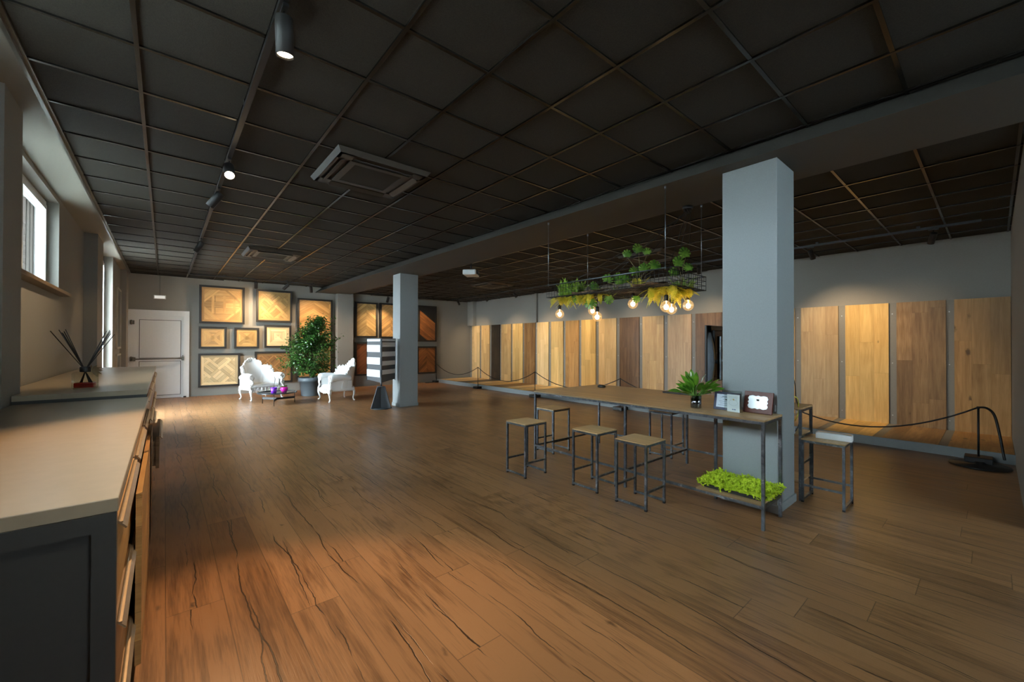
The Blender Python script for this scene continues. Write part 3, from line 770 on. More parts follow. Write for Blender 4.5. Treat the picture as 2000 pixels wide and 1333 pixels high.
# ------------------------------------------------------------------ things on the table
e = thing('peace_lily', (3.875, 1.845, TZ), 'leafy green plant with white flower in a dark glass vase on the table', 'potted plant')
v = MB(); v.lathe([(.045, 0), (.048, .004), (.048, .12), (.045, .12), (.045, .008), (0, .008)], n=28); v.build('vase', thin_glass('smoked_glass', (.22, .23, .2, 1), .14), e)
MB().lathe([(.0, .009), (.043, .009), (.043, .085), (0, .085)], n=20).build('water', plain('murky_roots', (.03, .035, .02, 1), .2, noise=.5, scale=90), e)
lv = MB(); stm = MB()
def blade(mb, base, d, L, W, droop, n=6):
    d = Vector(d).normalized(); side = d.cross(Vector((0, 0, 1))).normalized(); P = []
    side = (Matrix.Rotation(random.uniform(-.9, .9), 3, d) @ side).normalized()
    p = Vector(base); dd = d.copy()
    for i in range(n+1):
        t_ = i/n; wdt = W*math.sin(PI*min(1, t_*.93+.05))**.8*(1-.35*t_)
        nrm = side.cross(dd).normalized()
        P.append([p-side*wdt+nrm*wdt*.25, p, p+side*wdt+nrm*wdt*.25])
        p = p+dd*L/n; dd = (dd+Vector((0, 0, -droop/n))).normalized()
    mb.grid(P)
for i in range(42):
    a = random.random()*2*PI; el = random.uniform(.2, 1.35); st = Vector((math.cos(a)*.015, math.sin(a)*.015, .11))
    d = Vector((math.cos(a)*math.cos(el), math.sin(a)*math.cos(el), math.sin(el)))
    l1 = random.uniform(.05, .13); stm.tube([st-Vector((0, 0, .05)), st, st+d*l1], .0025, 5)
    blade(lv, st+d*l1, d, random.uniform(.10, .15), random.uniform(.026, .038), random.uniform(.2, .9))
lv.build('leaves', leafmat('lily_leaf', (.045, .17, .012, 1), (.16, .36, .03, 1), .28, 14., .3), e)
stm.build('stems', leafmat('lily_stem', (.10, .25, .03, 1), (.2, .38, .06, 1), .4), e)
wf = MB(); blade(wf, (.03, -.03, .24), (.35, -.2, .6), .10, .026, .2); blade(wf, (-.06, .02, .30), (-.1, 0, 1), .05, .012, .1); wf.tube([(.03, -.035, .25), (.045, -.045, .29)], .006, 6)
wf.build('flower', plain('white_spathe', (.82, .83, .74, 1), .5), e)
# picture frames and plaques
def panel_on_table(name, x, y, W, H, th, tilt, rz, label, cat):
    e = thing(name, (x, y, TZ), label, cat, rz=rz); e.rotation_euler = Euler((0, 0, rz)); return e
# local: front faces -x (towards the room), width along y
def tilted(mb, t_):
    c, s_ = math.cos(t_), math.sin(t_); mb.v = [(x*c+z*s_, y, -x*s_+z*c) for x, y, z in mb.v]; return mb
e = thing('certificate_frame', (3.95, 1.715, TZ+.002), 'dark blue framed certificate behind the acrylic award', 'picture frame', rz=-.12)
W, H = .235, .165
f = MB(); 
for q in ((0, .012, -W, 0, 0, .022), (0, .012, -W, 0, H-.022, H), (0, .012, -.022, 0, 0, H), (0, .012, -W, -W+.022, 0, H), (.006, .012, -W, 0, 0, H)): f.box(*q)
tilted(f, .16).build('frame', plain('navy_frame', (.012, .014, .05, 1), .3), e)
f = MB().box(.002, .006, -W+.022, -.022, .022, H-.022); tilted(f, .16).build('paper', plain('blue_white_paper', (.55, .62, .70, 1), .4, noise=.03), e)
f = MB()
for k, (a, b) in enumerate(((.06, .14), (.08, .12), (.05, .15), (.06, .13), (.04, .16))): f.box(.0005, .002, -a-(b-a), -a, H-.052-.018*k, H-.049-.018*k)
f.box(.0005, .002, -.12, -.075, H-.045, H-.038)
tilted(f, .16).build('lettering', plain('grey_ink', (.12, .14, .2, 1), .6), e)
bk = MB().bar((.012, -W/2, .1), (.06, -W/2, .004), .02, .003); bk.build('stand', M['blackplastic'], e)
e = thing('acrylic_award', (3.895, 1.595, TZ), 'clear acrylic award block with a white printed card', 'award', rz=-.10)
W, H = .155, .19
MB().cbox(0, .022, -W, 0, 0, H, .003).build('block', thin_glass('acrylic', (.93, .97, .95, 1), .10), e)
MB().box(.009, .012, -W+.022, -.022, .0, H-.035).build('card', plain('white_card', (.82, .84, .86, 1), .4, noise=.02), e)
f = MB()
for k in range(4): f.box(.0082, .009, -W+.035+.004*k, -.035-.004*k, H-.052-.011*k, H-.050-.011*k)
f.tube([Vector((.0085, -W/2+.038*math.cos(a), .082+.026*math.sin(a))) for a in [2*PI*i/28 for i in range(28)]], .0008, 4, closed=True)
f.build('lettering', plain('pale_grey_ink', (.42, .45, .45, 1), .6), e)
f = MB(); f.add([(.0082, -W/2-.004, .100), (.0082, -W/2-.012, .108), (.0082, -W/2-.006, .120), (.0082, -W/2+.006, .114)], [(0, 1, 2, 3)]); f.build('gold_mark', plain('gold_ink', (.62, .40, .10, 1), .5), e)
f = MB(); f.box(.0082, .009, -W/2-.022, -W/2-.006, .018, .026); f.box(.0082, .009, -W/2-.002, -W/2+.010, .018, .026); f.build('blue_mark', plain('blue_ink', (.10, .16, .35, 1), .5), e)
e = thing('wooden_plaque', (3.985, 1.47, TZ+.002), 'reddish brown wooden plaque with a scalloped silver plate', 'award plaque', rz=-.10)
W, H = .24, .19
f = MB().cbox(0, .014, -W, 0, 0, H, .003); tilted(f, .20).build('board', plain('mahogany', (.12, .032, .022, 1), .25, noise=.2, scale=12), e)
f = MB(); n = 64; P = []
for i in range(n):
    a = 2*PI*i/n; ca, sa = math.cos(a), math.sin(a); k = 1/max(abs(ca), abs(sa))*(.93+.05*math.cos(12*a)); k = min(k, 1.28)
    P.append((-.002, -W/2+ca*k*.084, H/2+sa*k*.060))
f.v += P; f.f.append(list(range(n))); f.sm.append(False)
f.tube([Vector(p)+Vector((-.001, 0, 0)) for p in P], .0016, 5, closed=True)
tilted(f, .20).build('silver_plate', plain('polished_silver', (.90, .91, .92, 1), .32, .45, noise=.02), e)
bk = MB().bar((.014, -W/2, .12), (.07, -W/2, .003), .02, .003); bk.build('stand', M['blackplastic'], e)
# mouse and laptop
e = thing('computer_mouse', (4.67, 3.56, TZ), 'black computer mouse lying on the far corner of the table', 'mouse', rz=.3)
MB().blob((0, 0, .014), (.034, .06, .024), 14, 8).build('shell', M['blackplastic'], e); MB().tube([(0, .02, .037), (0, .038, .033)], .005, 6).build('wheel', M['steel'], e)
e = tag(MB().cbox(4.74, 4.99, 2.30, 2.68, TZ, TZ+.020, .004).build('laptop', M['blackplastic']), 'closed black laptop on the table behind the plant', 'laptop')
# television seen from behind, beside the column
e = thing('television', (4.47, 2.0, 1.08), 'black flat television seen from its back edge, beyond the grey column', 'television', rz=.0)
MB().cbox(0, 1.08, .01, .035, 0, .62, .005).build('screen', M['blackplastic'], e)
f = MB(); P = []
for k in range(9):
    z = .0+.62*k/8; d = .05*math.sin(PI*min(1, k/8*1.06+.1))**.6; P.append([Vector((.015, .01, z)), Vector((.05, .01-d, z)), Vector((.10, .01-d*.9, z)), Vector((.115, .01, z))])
f.grid(P); f.build('side_shell', plain('grey_blue_plastic', (.16, .19, .23, 1), .3), e)
MB().cbox(.13, 1.0, -.02, .01, .05, .57, .008).build('back_shell', M['blackplastic'], e)
f = MB(); f.box(.12, .20, -.075, -.05, .03, .50); f.box(.12, .135, -.09, -.05, .03, .50); f.box(.14, .5, -.05, -.02, .2, .24); f.build('wall_bracket', M['steel'], e)
f = MB(); f.tube([(.16, -.10, .33), (.20, -.16, .27), (.17, -.22, .22), (.11, -.28, .20)], .006, 6); f.build('cable', M['blackplastic'], e)
f = MB(); f.bar((.16, -.08, .24), (.105, -.30, .24), .03); f.build('arm', M['steel'], e)
# cables by the right shelf
def cable(name, pts, r, mat, label):
    P = [Vector(p) for p in pts]; out = []
    for i in range(len(P)-1):
        p0 = P[max(i-1, 0)]; p1 = P[i]; p2 = P[i+1]; p3 = P[min(i+2, len(P)-1)]
        for k in range(8):
            t_ = k/8; out.append(.5*((2*p1)+(-p0+p2)*t_+(2*p0-5*p1+4*p2-p3)*t_*t_+(-p0+3*p1-3*p2+p3)*t_**3))
    out.append(P[-1]); return tag(MB().tube(out, r, 6).build(name, mat), label, 'cable')
cable('power_cable', [(4.585, 1.30, 1.18), (4.63, 1.27, 1.20), (4.70, 1.26, 1.10), (4.74, 1.26, .95), (4.78, 1.25, .87), (4.76, 1.24, .75), (4.70, 1.24, .68), (4.66, 1.25, .65)], .004, M['blackplastic'], 'thin black cable hanging beside the column over the shelf')
cable('network_cable', [(4.60, 1.25, 1.0), (4.66, 1.23, .97), (4.69, 1.23, .90), (4.68, 1.23, .82), (4.63, 1.24, .76)], .005, plain('yellow_cable', (.65, .62, .06, 1), .4), 'yellow cable looped beside the column over the shelf')
e = tag(MB().cbox(4.66, 4.84, 1.28, 1.34, .626, .655, .005).build('power_strip', M['blackplastic']), 'black power strip on the shelf behind the column', 'power strip')
e = tag(MB().cbox(4.63, 4.68, 1.25, 1.31, .626, .70, .008).build('power_adapter', plain('blue_white_plastic', (.55, .6, .7, 1), .4)), 'small white and blue adapter beside the power strip', 'adapter')

# ------------------------------------------------------------------ hanging garden over the table
BX0, BX1, BY0, BY1, BZ0, BZ1 = 3.98, 4.85, 2.19, 3.96, 2.125, 2.285
e = thing('wire_basket', (BX0, BY0, BZ0), 'long black wire basket with bark slabs hanging over the table', 'hanging basket')
wr = MB(); bw_ = .0035; W, L, H = BX1-BX0, BY1-BY0, BZ1-BZ0
for z in (0, H*.33, H*.66, H):
    r = .005 if z in (0, H) else .0028
    wr.tube([(0, 0, z), (W, 0, z), (W, L, z), (0, L, z)], r, 5, closed=True)
k = int(L/.05)
for i in range(k+1):
    y = L*i/k
    wr.tube([(0, y, H), (0, y, 0), (W, y, 0), (W, y, H)], .0026, 4)
k = int(W/.05)
for i in range(k+1):
    x = W*i/k; wr.tube([(x, 0, H), (x, 0, 0), (x, L, 0), (x, L, H)], .0026, 4)
wr.build('wire_mesh', M['black'], e)
barkm = NT('bark'); nf = barkm.noise(barkm.n('TexCoord').outputs['Object'], 14., 6., .7, 1.5)
barkm = barkm.bsdf(barkm.ramp(nf, [(.35, (.05, .028, .014, 1)), (.7, (.24, .14, .07, 1))]), .85, bump=nf, bstr=1., bdist=.02)
for i, (x, y, l) in enumerate(((.16, .30, .28), (.42, .75, .36), (.20, 1.2, .34), (.62, .32, .30), (.66, 1.05, .4), (.45, 1.5, .24))):
    P = []
    for a in range(13):
        t_ = 2*PI*a/12; P.append([Vector((x+(.15+.012*math.sin(5*t_+i))*math.cos(t_)*.85, y+ (q-.5)*l*1.1, .002+(.03+.018*math.sin(t_))*1.0+.012*math.sin(q*9+a))) for q in (0, .25, .5, .75, 1)])
    for row in P:
        for v_ in row: v_.z = max(v_.z, .004)
    b = MB().grid(P); b.build('bark_slab', barkm, e)
# suspension rods (each from the beam to a basket corner)
for (x, y, z0, z1, lab) in ((3.985, 3.93, 2.285, 3.15, 'far corner on the armchair side'), (4.845, 3.95, 2.285, 3.15, 'far corner on the plank wall side'),
                            (3.985, 2.22, 2.285, 3.15, 'near corner on the armchair side'), (4.845, 2.24, 2.285, 3.15, 'near corner on the plank wall side')):
    r_ = thing('suspension_rod', (x, y, z0), 'thin steel rod holding the wire basket at its '+lab, 'rod', 'rods of the hanging basket')
    MB().tube([(0, 0, 0), (0, 0, z1-z0)], .0045, 8).build('rod', M['steel'], r_); MB().lathe([(.012, 0), (.012, .03), (.006, .035)], (0, 0, z1-z0-.035), 12).build('ceiling_fixing', M['steel'], r_)
    MB().lathe([(.009, -.01), (.009, .025)], (0, 0, 0), 10).build('clamp', M['steel'], r_)
r_ = tag(MB().tube([(3.985, 2.22, 2.292), (3.985, 3.93, 2.292)], .005, 6).build('steel_tie_rod', M['steel']), 'steel tie rod along the top edge of the wire basket', 'rod')
# plants
def monstera(mb, c, nrm, up, R, holes=True):
    """split round leaf: a fan of lobes"""
    nrm = Vector(nrm).normalized(); up = Vector(up); up = (up-nrm*up.dot(nrm)).normalized(); sd = up.cross(nrm)
    c = Vector(c); n = 9; base = c-up*R*.75
    for i in range(n):
        a0 = -2.45+4.9*i/n+.03; a1 = -2.45+4.9*(i+1)/n-.10
        def P(a, r): return base+up*R*.75*(1-.0)+(up*math.cos(a)+sd*math.sin(a))*r*(1.0 if abs(a) < 1.6 else .85) + nrm*(-.18*r*r/R)
        r_in = R*.42; hs = 1.12-.12*abs(a0+a1)/2
        mb.add([P(a0, r_in), P(a0, R*.93*hs), P((a0+a1)/2, R*1.0*hs), P(a1, R*.93*hs), P(a1, r_in)], [(0, 1, 2, 3, 4)])
    n2 = 14; ring = [base+up*R*.75+(up*math.cos(-2.5+5.0*k/(n2-1))+sd*math.sin(-2.5+5.0*k/(n2-1)))*R*.55+nrm*(-.06*R) for k in range(n2)]
    mb.add([base+up*R*.35]+ring, [tuple([0]+list(range(1, n2+1)))])
def fern(mb, base, d, L, droop, W=.05, n=13):
    p = Vector(base); dd = Vector(d).normalized(); rib = [p.copy()]
    for i in range(n):
        side = dd.cross(Vector((0, 0, 1)))
        if side.length < .05: side = Vector((1, 0, 0))
        side.normalize(); w_ = W*math.sin(PI*min(1, .18+.82*(i+1)/n))*.9+.006; st_ = L/n; nn = side.cross(dd).normalized()
        for s_ in (-1, 1):
            tip = p+side*s_*w_+dd*w_*.45-nn*w_*.2; b0 = p-dd*st_*.30; b1 = p+dd*st_*.30; m = (p+tip)/2
            mb.add([b0, m-dd*st_*.42, tip, m+dd*st_*.25, b1], [(0, 1, 2, 3, 4)])
            if i % 2: mb.add([m, m+dd*st_*.9-nn*.004, m+side*s_*w_*.22+dd*st_*.5], [(0, 1, 2)])
        p = p+dd*st_; rib.append(p.copy()); dd = (dd+Vector((0, 0, -droop/n))).normalized()
    mb.tube(rib, .0012, 3, cap=False)
MG = leafmat('monstera_green', (.06, .17, .02, 1), (.20, .36, .05, 1), .35, 16., .35)
FY = leafmat('fern_yellow', (.45, .48, .04, 1), (.80, .66, .07, 1), .5, 12., .45)
FG = leafmat('fern_green', (.18, .36, .05, 1), (.46, .62, .09, 1), .5, 12., .4)
def plantbase(name, x, y, label, z=BZ0+.03): return thing(name, (x, y, z), label, 'plant')
def mon_plant(x, y, spec, label):
    e = plantbase('monstera_plant', x, y, label); lf = MB(); st = MB()
    for (dx, dy, dz, R) in spec:
        c = Vector((dx, dy, dz)); st.tube([(0, 0, 0), (dx*.35, dy*.35, dz*.6), c-Vector((0, 0, R*.5))], .004, 5)
        monstera(lf, c, (-.65+random.uniform(-.25, .25), -.75+random.uniform(-.25, .25), .1+random.uniform(-.2, .25)), (random.uniform(-.3, .3), random.uniform(-.3, .3), 1 if dz > 0 else -1), R)
    lf.build('leaves', MG, e); st.build('stems', leafmat('twig_brown', (.12, .09, .04, 1), (.2, .16, .06, 1), .6), e)
mon_plant(4.40, 2.78, [(.0, .02, .49, .080), (-.02, .17, .45, .065), (.04, -.07, .45, .06), (.06, -.16, .27, .085), (-.04, -.08, .23, .075), (.02, .08, .22, .085), (.02, .2, .15, .07)], 'tall monstera rising from the middle of the wire basket')
mon_plant(4.52, 2.32, [(.02, -.04, .37, .085), (-.02, .02, .27, .08), (.05, -.06, .21, .07), (.02, .10, .17, .07)], 'monstera rising from the column end of the wire basket')
mon_plant(4.30, 3.05, [(-.05, .1, .15, .08), (.0, -.1, .12, .08), (-.12, .25, .07, .07), (.1, .05, .18, .07), (.0, .32, .04, .08), (-.15, -.15, .08, .07)], 'low clump of monstera leaves in the basket middle')
mon_plant(4.25, 3.25, [(-.15, .05, -.13, .09), (-.1, -.2, -.10, .07), (-.18, .25, -.06, .07), (.1, -.45, -.10, .06)], 'green monstera leaves hanging under the basket between the bulbs')
def fern_plant(x, y, n, label, mat, L=(.18, .3), el=(-.5, .6), spread=1., z=BZ0+.03, W=.05, rx=.1, ry=.1, dr=(.6, 1.4)):
    e = plantbase('fern', x, y, label, z); lf = MB()
    for i in range(n):
        a = random.random()*2*PI; q = random.uniform(*el)
        fern(lf, (random.uniform(-rx, rx), random.uniform(-ry, ry), 0), (math.cos(a)*math.cos(q), math.sin(a)*math.cos(q), math.sin(q)), random.uniform(*L), random.uniform(*dr), W)
    lf.build('fronds', mat, e)
fern_plant(4.20, 3.68, 80, 'bushy green fern at the far end of the wire basket', FG, (.14, .26), (.3, 1.5), ry=.16, W=.042, dr=(.1, .9))
fern_plant(4.45, 3.30, 36, 'green fern low in the basket beside the bushy one', FG, (.10, .18), (.0, .8), ry=.25, W=.032)
fern_plant(4.12, 3.52, 70, 'yellow fern drooping under the far end of the basket', FY, (.10, .21), (-1.1, .1), z=BZ0-.005, rx=.10, ry=.36, W=.036, dr=(.3, 1.1))
fern_plant(4.36, 2.38, 80, 'yellow fern drooping under the column end of the basket', FY, (.10, .24), (-1.0, .1), z=BZ0-.005, rx=.26, ry=.17, W=.036, dr=(.3, 1.1))
fern_plant(4.68, 2.42, 26, 'yellow-green fern standing in the column end of the basket', FG, (.10, .20), (.3, 1.2), ry=.12, W=.032)
fern_plant(4.10, 2.62, 12, 'small yellow fern upright between the monstera plants', FY, (.10, .16), (.6, 1.3), rx=.04, ry=.12, W=.03)
# pendant bulbs from one canopy on the beam edge
e = thing('lamp_canopy', (4.79, 2.38, 3.15), 'round black ceiling canopy gathering the bulb cables on the beam', 'ceiling canopy')
MB().lathe([(.0, -.035), (.055, -.035), (.06, -.03), (.06, 0)], n=24).build('disc', M['black'], e)
f = MB()
for i in range(7): a = 2*PI*i/7; f.lathe([(.009, -.065), (.011, -.035)], (.038*math.cos(a), .038*math.sin(a), 0), 10)
f.build('cable_clamp', M['black'], e)
t = NT('bulb_glass'); tr_ = t.n('BsdfTransparent'); tr_.inputs[0].default_value = (1, .90, .72, 1)
g_ = t.n('BsdfGlossy'); g_.inputs['Roughness'].default_value = .03; em_ = t.n('Emission'); em_.inputs[0].default_value = (1, .62, .28, 1); em_.inputs[1].default_value = .12
lw = t.n('LayerWeight'); lw.inputs[0].default_value = .3; m1 = t.n('MixShader'); t.l(t.math('ADD', .04, t.math('MULTIPLY', lw.outputs['Facing'], .45)), m1.inputs[0]); t.l(tr_.outputs[0], m1.inputs[1]); t.l(g_.outputs[0], m1.inputs[2])
ad = t.n('AddShader'); t.l(m1.outputs[0], ad.inputs[0]); t.l(em_.outputs[0], ad.inputs[1]); t.l(ad.outputs[0], t.out.inputs[0]); gl = t.m; fil = emit('bulb_filament', (1., .74, .42, 1), 25.)
BULBS = [(4.20, 3.92, 1.91, 'under the far end of the basket'), (4.62, 3.68, 1.965, 'second from the far end, higher of two side by side'), (4.20, 3.27, 1.84, 'lowest one, overlapping its neighbour'),
         (4.40, 2.88, 1.99, 'alone under the basket middle'), (4.20, 2.33, 1.905, 'in front of the drooping yellow fern'), (4.50, 2.43, 1.90, 'tucked behind another in the yellow fern'), (4.60, 2.28, 1.94, 'closest to the grey column')]
def make_bulb():
    e = thing('pendant_bulb', (0, 0, 0), '', 'light bulb', 'globe bulbs under the hanging garden')
    prof = [(.001, -.062)]+[(.062*math.sin(a), -.062*math.cos(a)) for a in [PI*k/14 for k in range(1, 12)]]+[(.022, .060), (.016, .072)]
    MB().lathe(prof, n=24).build('glass_globe', gl, e)
    g = MB(); g.lathe([(.004, .06), (.003, .02)], n=8); 
    for k in range(6): a = 2*PI*k/6; g.tube([(.004*math.cos(a), .004*math.sin(a), .02), (.017*math.cos(a), .017*math.sin(a), .014), (.017*math.cos(a), .017*math.sin(a), -.022), (.004*math.cos(a), .004*math.sin(a), -.026)], .0013, 4)
    g.blob((0, 0, -.004), (.026, .026, .030), 14, 10)
    g.build('filament', fil, e)
    MB().lathe([(.0, .135), (.012, .133), (.022, .125), (.023, .068), (.018, .064)], n=20).build('socket', M['black'], e)
    return e
pb_ = make_bulb()
for i, (x, y, z, lab) in enumerate(BULBS):
    o = pb_ if i == 0 else copy_tree(pb_); o.location = (x, y, z); o['label'] = 'glowing globe bulb '+lab
for i, (x, y, z, lab) in enumerate(BULBS):
    o = [q for q in COL.objects if q.name.startswith('pendant_bulb')][i]
    a = 2*PI*i/7; tp_ = Vector((4.79+.038*math.cos(a), 2.38+.038*math.sin(a), 3.085))-Vector((x, y, z))
    MB().tube([(0, 0, .13), (0, 0, .29), (tp_.x*.02, tp_.y*.02, .36), tuple(tp_)], .0032, 5).build('cable', M['black'], o)

# ------------------------------------------------------------------ air conditioning cassettes
def cassette(x0, y0, z, label, s_=.95):
    e = thing('air_conditioner', (x0, y0, z), label, 'air conditioner', 'ceiling cassette air conditioners')
    p = MB(); b = .17
    # sloping rim and flat panel ring
    rim = [(0, 0), (s_, 0), (s_, s_), (0, s_)]; inn = [(.03, .03), (s_-.03, .03), (s_-.03, s_-.03), (.03, s_-.03)]
    v = [(a, c, 0) for a, c in rim]+[(a, c, -.045) for a, c in inn]
    p.add(v, [(0, 1, 5, 4), (1, 2, 6, 5), (2, 3, 7, 6), (3, 0, 4, 7)])
    q0, q1 = .03, s_-.03
    for (a, b_, c, d) in ((q0, q1, q0, q0+.03), (q0, q1, q1-.03, q1), (q0, q0+.03, q0+.03, q1-.03), (q1-.03, q1, q0+.03, q1-.03), (b+.0, s_-b, b, b+.06), (b, s_-b, s_-b-.06, s_-b), (b, b+.06, b+.06, s_-b-.06), (s_-b-.06, s_-b, b+.06, s_-b-.06)):
        p.box(a, b_, c, d, -.047, -.035)
    for (a, b_, c, d) in ((q0, b, q0, b), (s_-b, q1, q0, b), (q0, b, s_-b, q1), (s_-b, q1, s_-b, q1)): p.box(a, b_, c, d, -.047, -.035)
    p.box(.02, s_-.02, .02, s_-.02, -.02, .0075)
    p.build('fascia', M['accol'], e)
    g = MB(); g.box(b+.06, s_-b-.06, b+.06, s_-b-.06, -.041, -.03); g.build('intake_grille', M['tile'], e)
    for (a, b_, c, d, ax) in ((b, s_-b, .075, .13, 0), (b, s_-b, s_-.13, s_-.075, 0), (.075, .13, b, s_-b, 1), (s_-.13, s_-.075, b, s_-b, 1)):
        l_ = MB()
        if ax: l_.obox(((a+b_)/2, (c+d)/2, -.052), (.026, 0, .014*(1 if a < .4 else -1)), (0, (d-c)/2, 0), (0, 0, .003))
        else: l_.obox(((a+b_)/2, (c+d)/2, -.052), ((b_-a)/2, 0, 0), (0, .026, .014*(1 if c < .4 else -1)), (0, 0, .003))
        l_.build('air_flap', M['accol'], e)
    return e
M['accol'] = plain('dark_taupe_plastic', (.045, .038, .030, 1), .45, noise=.04)
M['acdark'] = plain('black_taupe_plastic', (.05, .04, .032, 1), .45, noise=.04)
cassette(1.20, 3.87, 3.315, 'square ceiling air conditioner by the near spotlight track')
cassette(1.18, 9.03, 3.315, 'square ceiling air conditioner near the back wall')
cassette(6.70, 3.80, 3.204, 'square ceiling air conditioner above the hanging garden')
cassette(6.74, 8.93, 3.204, 'square ceiling air conditioner beyond the projector', .92)

# ------------------------------------------------------------------ projector
e = thing('projector', (4.93, 7.15, 2.93), 'white ceiling projector hanging past the beam edge', 'projector', rz=.75)
MB().cbox(-.19, .19, -.14, .14, 0, .105, .015).build('body', M['white'], e)
f = MB(); f.lathe([(.042, 0), (.042, .03), (.034, .032), (.030, .012), (0, .010)], (-.10, -.14, .055), 20, (0, -1, 0)); f.build('lens', M['blackplastic'], e)
f = MB()
for k in range(9): f.box(.02+k*.017, .027+k*.017, -.1425, -.139, .02, .085)
f.build('vent_grille', M['cabgrey'], e)
f = MB(); f.tube([(0, 0, .105), (0, 0, .27)], .018, 10); f.lathe([(.05, .26), (.05, .275)], n=16); f.box(-.06, .06, -.05, .05, .10, .115); f.build('ceiling_mount', M['black'], e)

# ------------------------------------------------------------------ spotlight tracks and fixtures
def track(name, pts, z, label):
    e = thing(name, (pts[0][0], pts[0][1], z), label, 'lighting track'); t_ = MB()
    for a, b in zip(pts, pts[1:]): t_.bar((a[0]-pts[0][0], a[1]-pts[0][1], 0), (b[0]-pts[0][0], b[1]-pts[0][1], 0), .036, .034)
    t_.build('rail', M['black'], e)
    h = MB()
    for a, b in zip(pts, pts[1:]):
        n = max(1, int(math.dist(a, b)/1.2))
        for k in range(n): x = a[0]+(b[0]-a[0])*(k+.5)/n-pts[0][0]; y = a[1]+(b[1]-a[1])*(k+.5)/n-pts[0][1]; h.box(x-.02, x+.02, y-.02, y+.02, .015, .05)
    h.build('mounting_clip', M['black'], e)
track('lighting_track', [(.462, .4), (.462, 13.42), (3.45, 13.30)], 3.282, 'black spotlight track along the window side and back wall')
track('lighting_track', [(5.15, 13.5), (8.32, 13.35), (8.32, .1)], 3.16, 'black spotlight track following the plank wall')
lensoff = plain('dim_reflector', (.35, .32, .27, 1), .25, .8)
lenson = emit('lit_reflector', (1., .80, .52, 1), 14.)
lenslow = emit('soft_lit_reflector', (1., .80, .55, 1), 2.2)
def spot(x, y, z, d, on, label, energy=0., ang=42, r=.044, L=.19, blend=.6, col=WARM):
    e = thing('track_spotlight', (x, y, z), label, 'spotlight', 'black cylinder spotlights')
    d = Vector(d).normalized()
    a = MB(); a.box(-.014, .014, -.05, .05, -.018, .0); a.tube([(0, 0, -.015), (0, 0, -.075)], .007, 8); a.blob((0, 0, -.08), .014); a.build('adapter', M['black'], e)
    c = Vector((0, 0, -.085)); top = c-d*L*.18
    b = MB(); b.lathe([(.0, 0), (r*.96, 0), (r, .004), (r, L), (r*.90, L), (r*.82, L-.03)], top, 24, d); b.build('body', M['spotbody'], e)
    l_ = MB(); l_.lathe([(r*.88, L-.010), (r*.5, L-.030), (.001, L-.036)], top, 20, d); l_.build('reflector', lenson if on == 2 else (lenslow if on == 1 else lensoff), e)
    if energy:
        ld = bpy.data.lights.new('spot_lamp', 'SPOT'); ld.energy = energy; ld.color = col; ld.spot_size = math.radians(ang); ld.spot_blend = blend; ld.shadow_soft_size = .03
        lo = bpy.data.objects.new('spot_lamp', ld); COL.objects.link(lo); lo.parent = e; lo.location = top+d*(L+.01)
        lo.rotation_euler = d.to_track_quat('-Z', 'Y').to_euler()
    return e
M['spotbody'] = plain('black_spot_paint', (.012, .011, .010, 1), .6, .0)
TZ1 = 3.262; TZ2 = 3.14
def aim(x, y, z, tx, ty, tz): return (tx-x, ty-y, tz-z)
# left track
spot(.47, 2.42, TZ1, (.06, .10, -1), 2, 'lit black spotlight pointing straight down, closest to the camera', 22, 60)
spot(.462, 4.75, TZ1, aim(.46, 4.75, 3.2, .25, 1.5, 0), 2, 'brightly glowing spotlight aimed at the camera, second along the window track', 210, 54, col=(1., .60, .30))
spot(.462, 5.72, TZ1, aim(.46, 5.72, 3.2, -.9, 6.6, 1.1), 1, 'black spotlight turned to the cabinets, third along the window track', 45, 80)
spot(.462, 8.70, TZ1, aim(.46, 8.7, 3.2, -.6, 9.4, 1.2), 1, 'small spotlight turned to the wall, fourth along the window track', 12, 75)
spot(1.94, 13.36, TZ1, aim(1.94, 13.36, 3.1, 2.1, 14.5, 1.1), 0, 'spotlight on the back wall track above the pale frames', 72, 112, blend=1.)
spot(2.72, 13.33, TZ1, aim(2.72, 13.33, 3.1, 1.2, 14.5, 1.3), 0, 'spotlight on the back wall track before the tall chevron panel', 88, 118, blend=1.)
spot(3.35, 13.31, TZ1, aim(3.35, 13.3, 3.1, 3.8, 14.4, .9), 0, 'spotlight at the end of the back wall track', 55, 115, blend=1.)
# right ceiling: back wall part
spot(5.85, 13.47, TZ2, aim(5.85, 13.47, 3.0, 5.6, 14.2, .9), 0, 'spotlight behind the far column top', 50, 115, blend=1.)
spot(6.75, 13.42, TZ2, aim(6.75, 13.42, 3.0, 7.6, 14.1, .9), 0, 'spotlight over the dark walnut panels', 45, 115, blend=1.)
rs = [(12.9, (9.55, 13.3, 1.25), 2, 'spotlight in the far corner above the first plank panels', 60), (11.2, (9.55, 11.0, 1.25), 0, 'spotlight second from the far corner on the plank wall track', 60),
      (9.7, (9.55, 9.2, 1.25), 1, 'spotlight third from the far corner on the plank wall track', 75), (7.9, (9.55, 7.6, 1.25), 0, 'spotlight fourth from the far corner on the plank wall track', 75),
      (6.1, (9.55, 6.2, 1.25), 0, 'spotlight fifth from the far corner on the plank wall track', 50), (3.9, (9.55, 4.4, 1.25), 0, 'spotlight behind the hanging garden', 60),
      (2.0, (9.55, 1.7, 1.25), 0, 'spotlight on the plank wall track beyond the near column', 95), (.55, (9.55, 1.1, 1.25), 0, 'dim spotlight at the near end of the plank wall track', 16)]
for (y, tg, on, lab, en) in rs:
    spot(8.32, y, TZ2, aim(8.32, y, 3.0, *tg), on, lab, en*.8, 86, r=.038, L=.16, blend=1., col=(1., .74, .45))
spot(.462, .9, TZ1, aim(.46, .9, 3.2, .4, 2.6, 0), 2, 'spotlight on the window track above the camera', 25, 60)
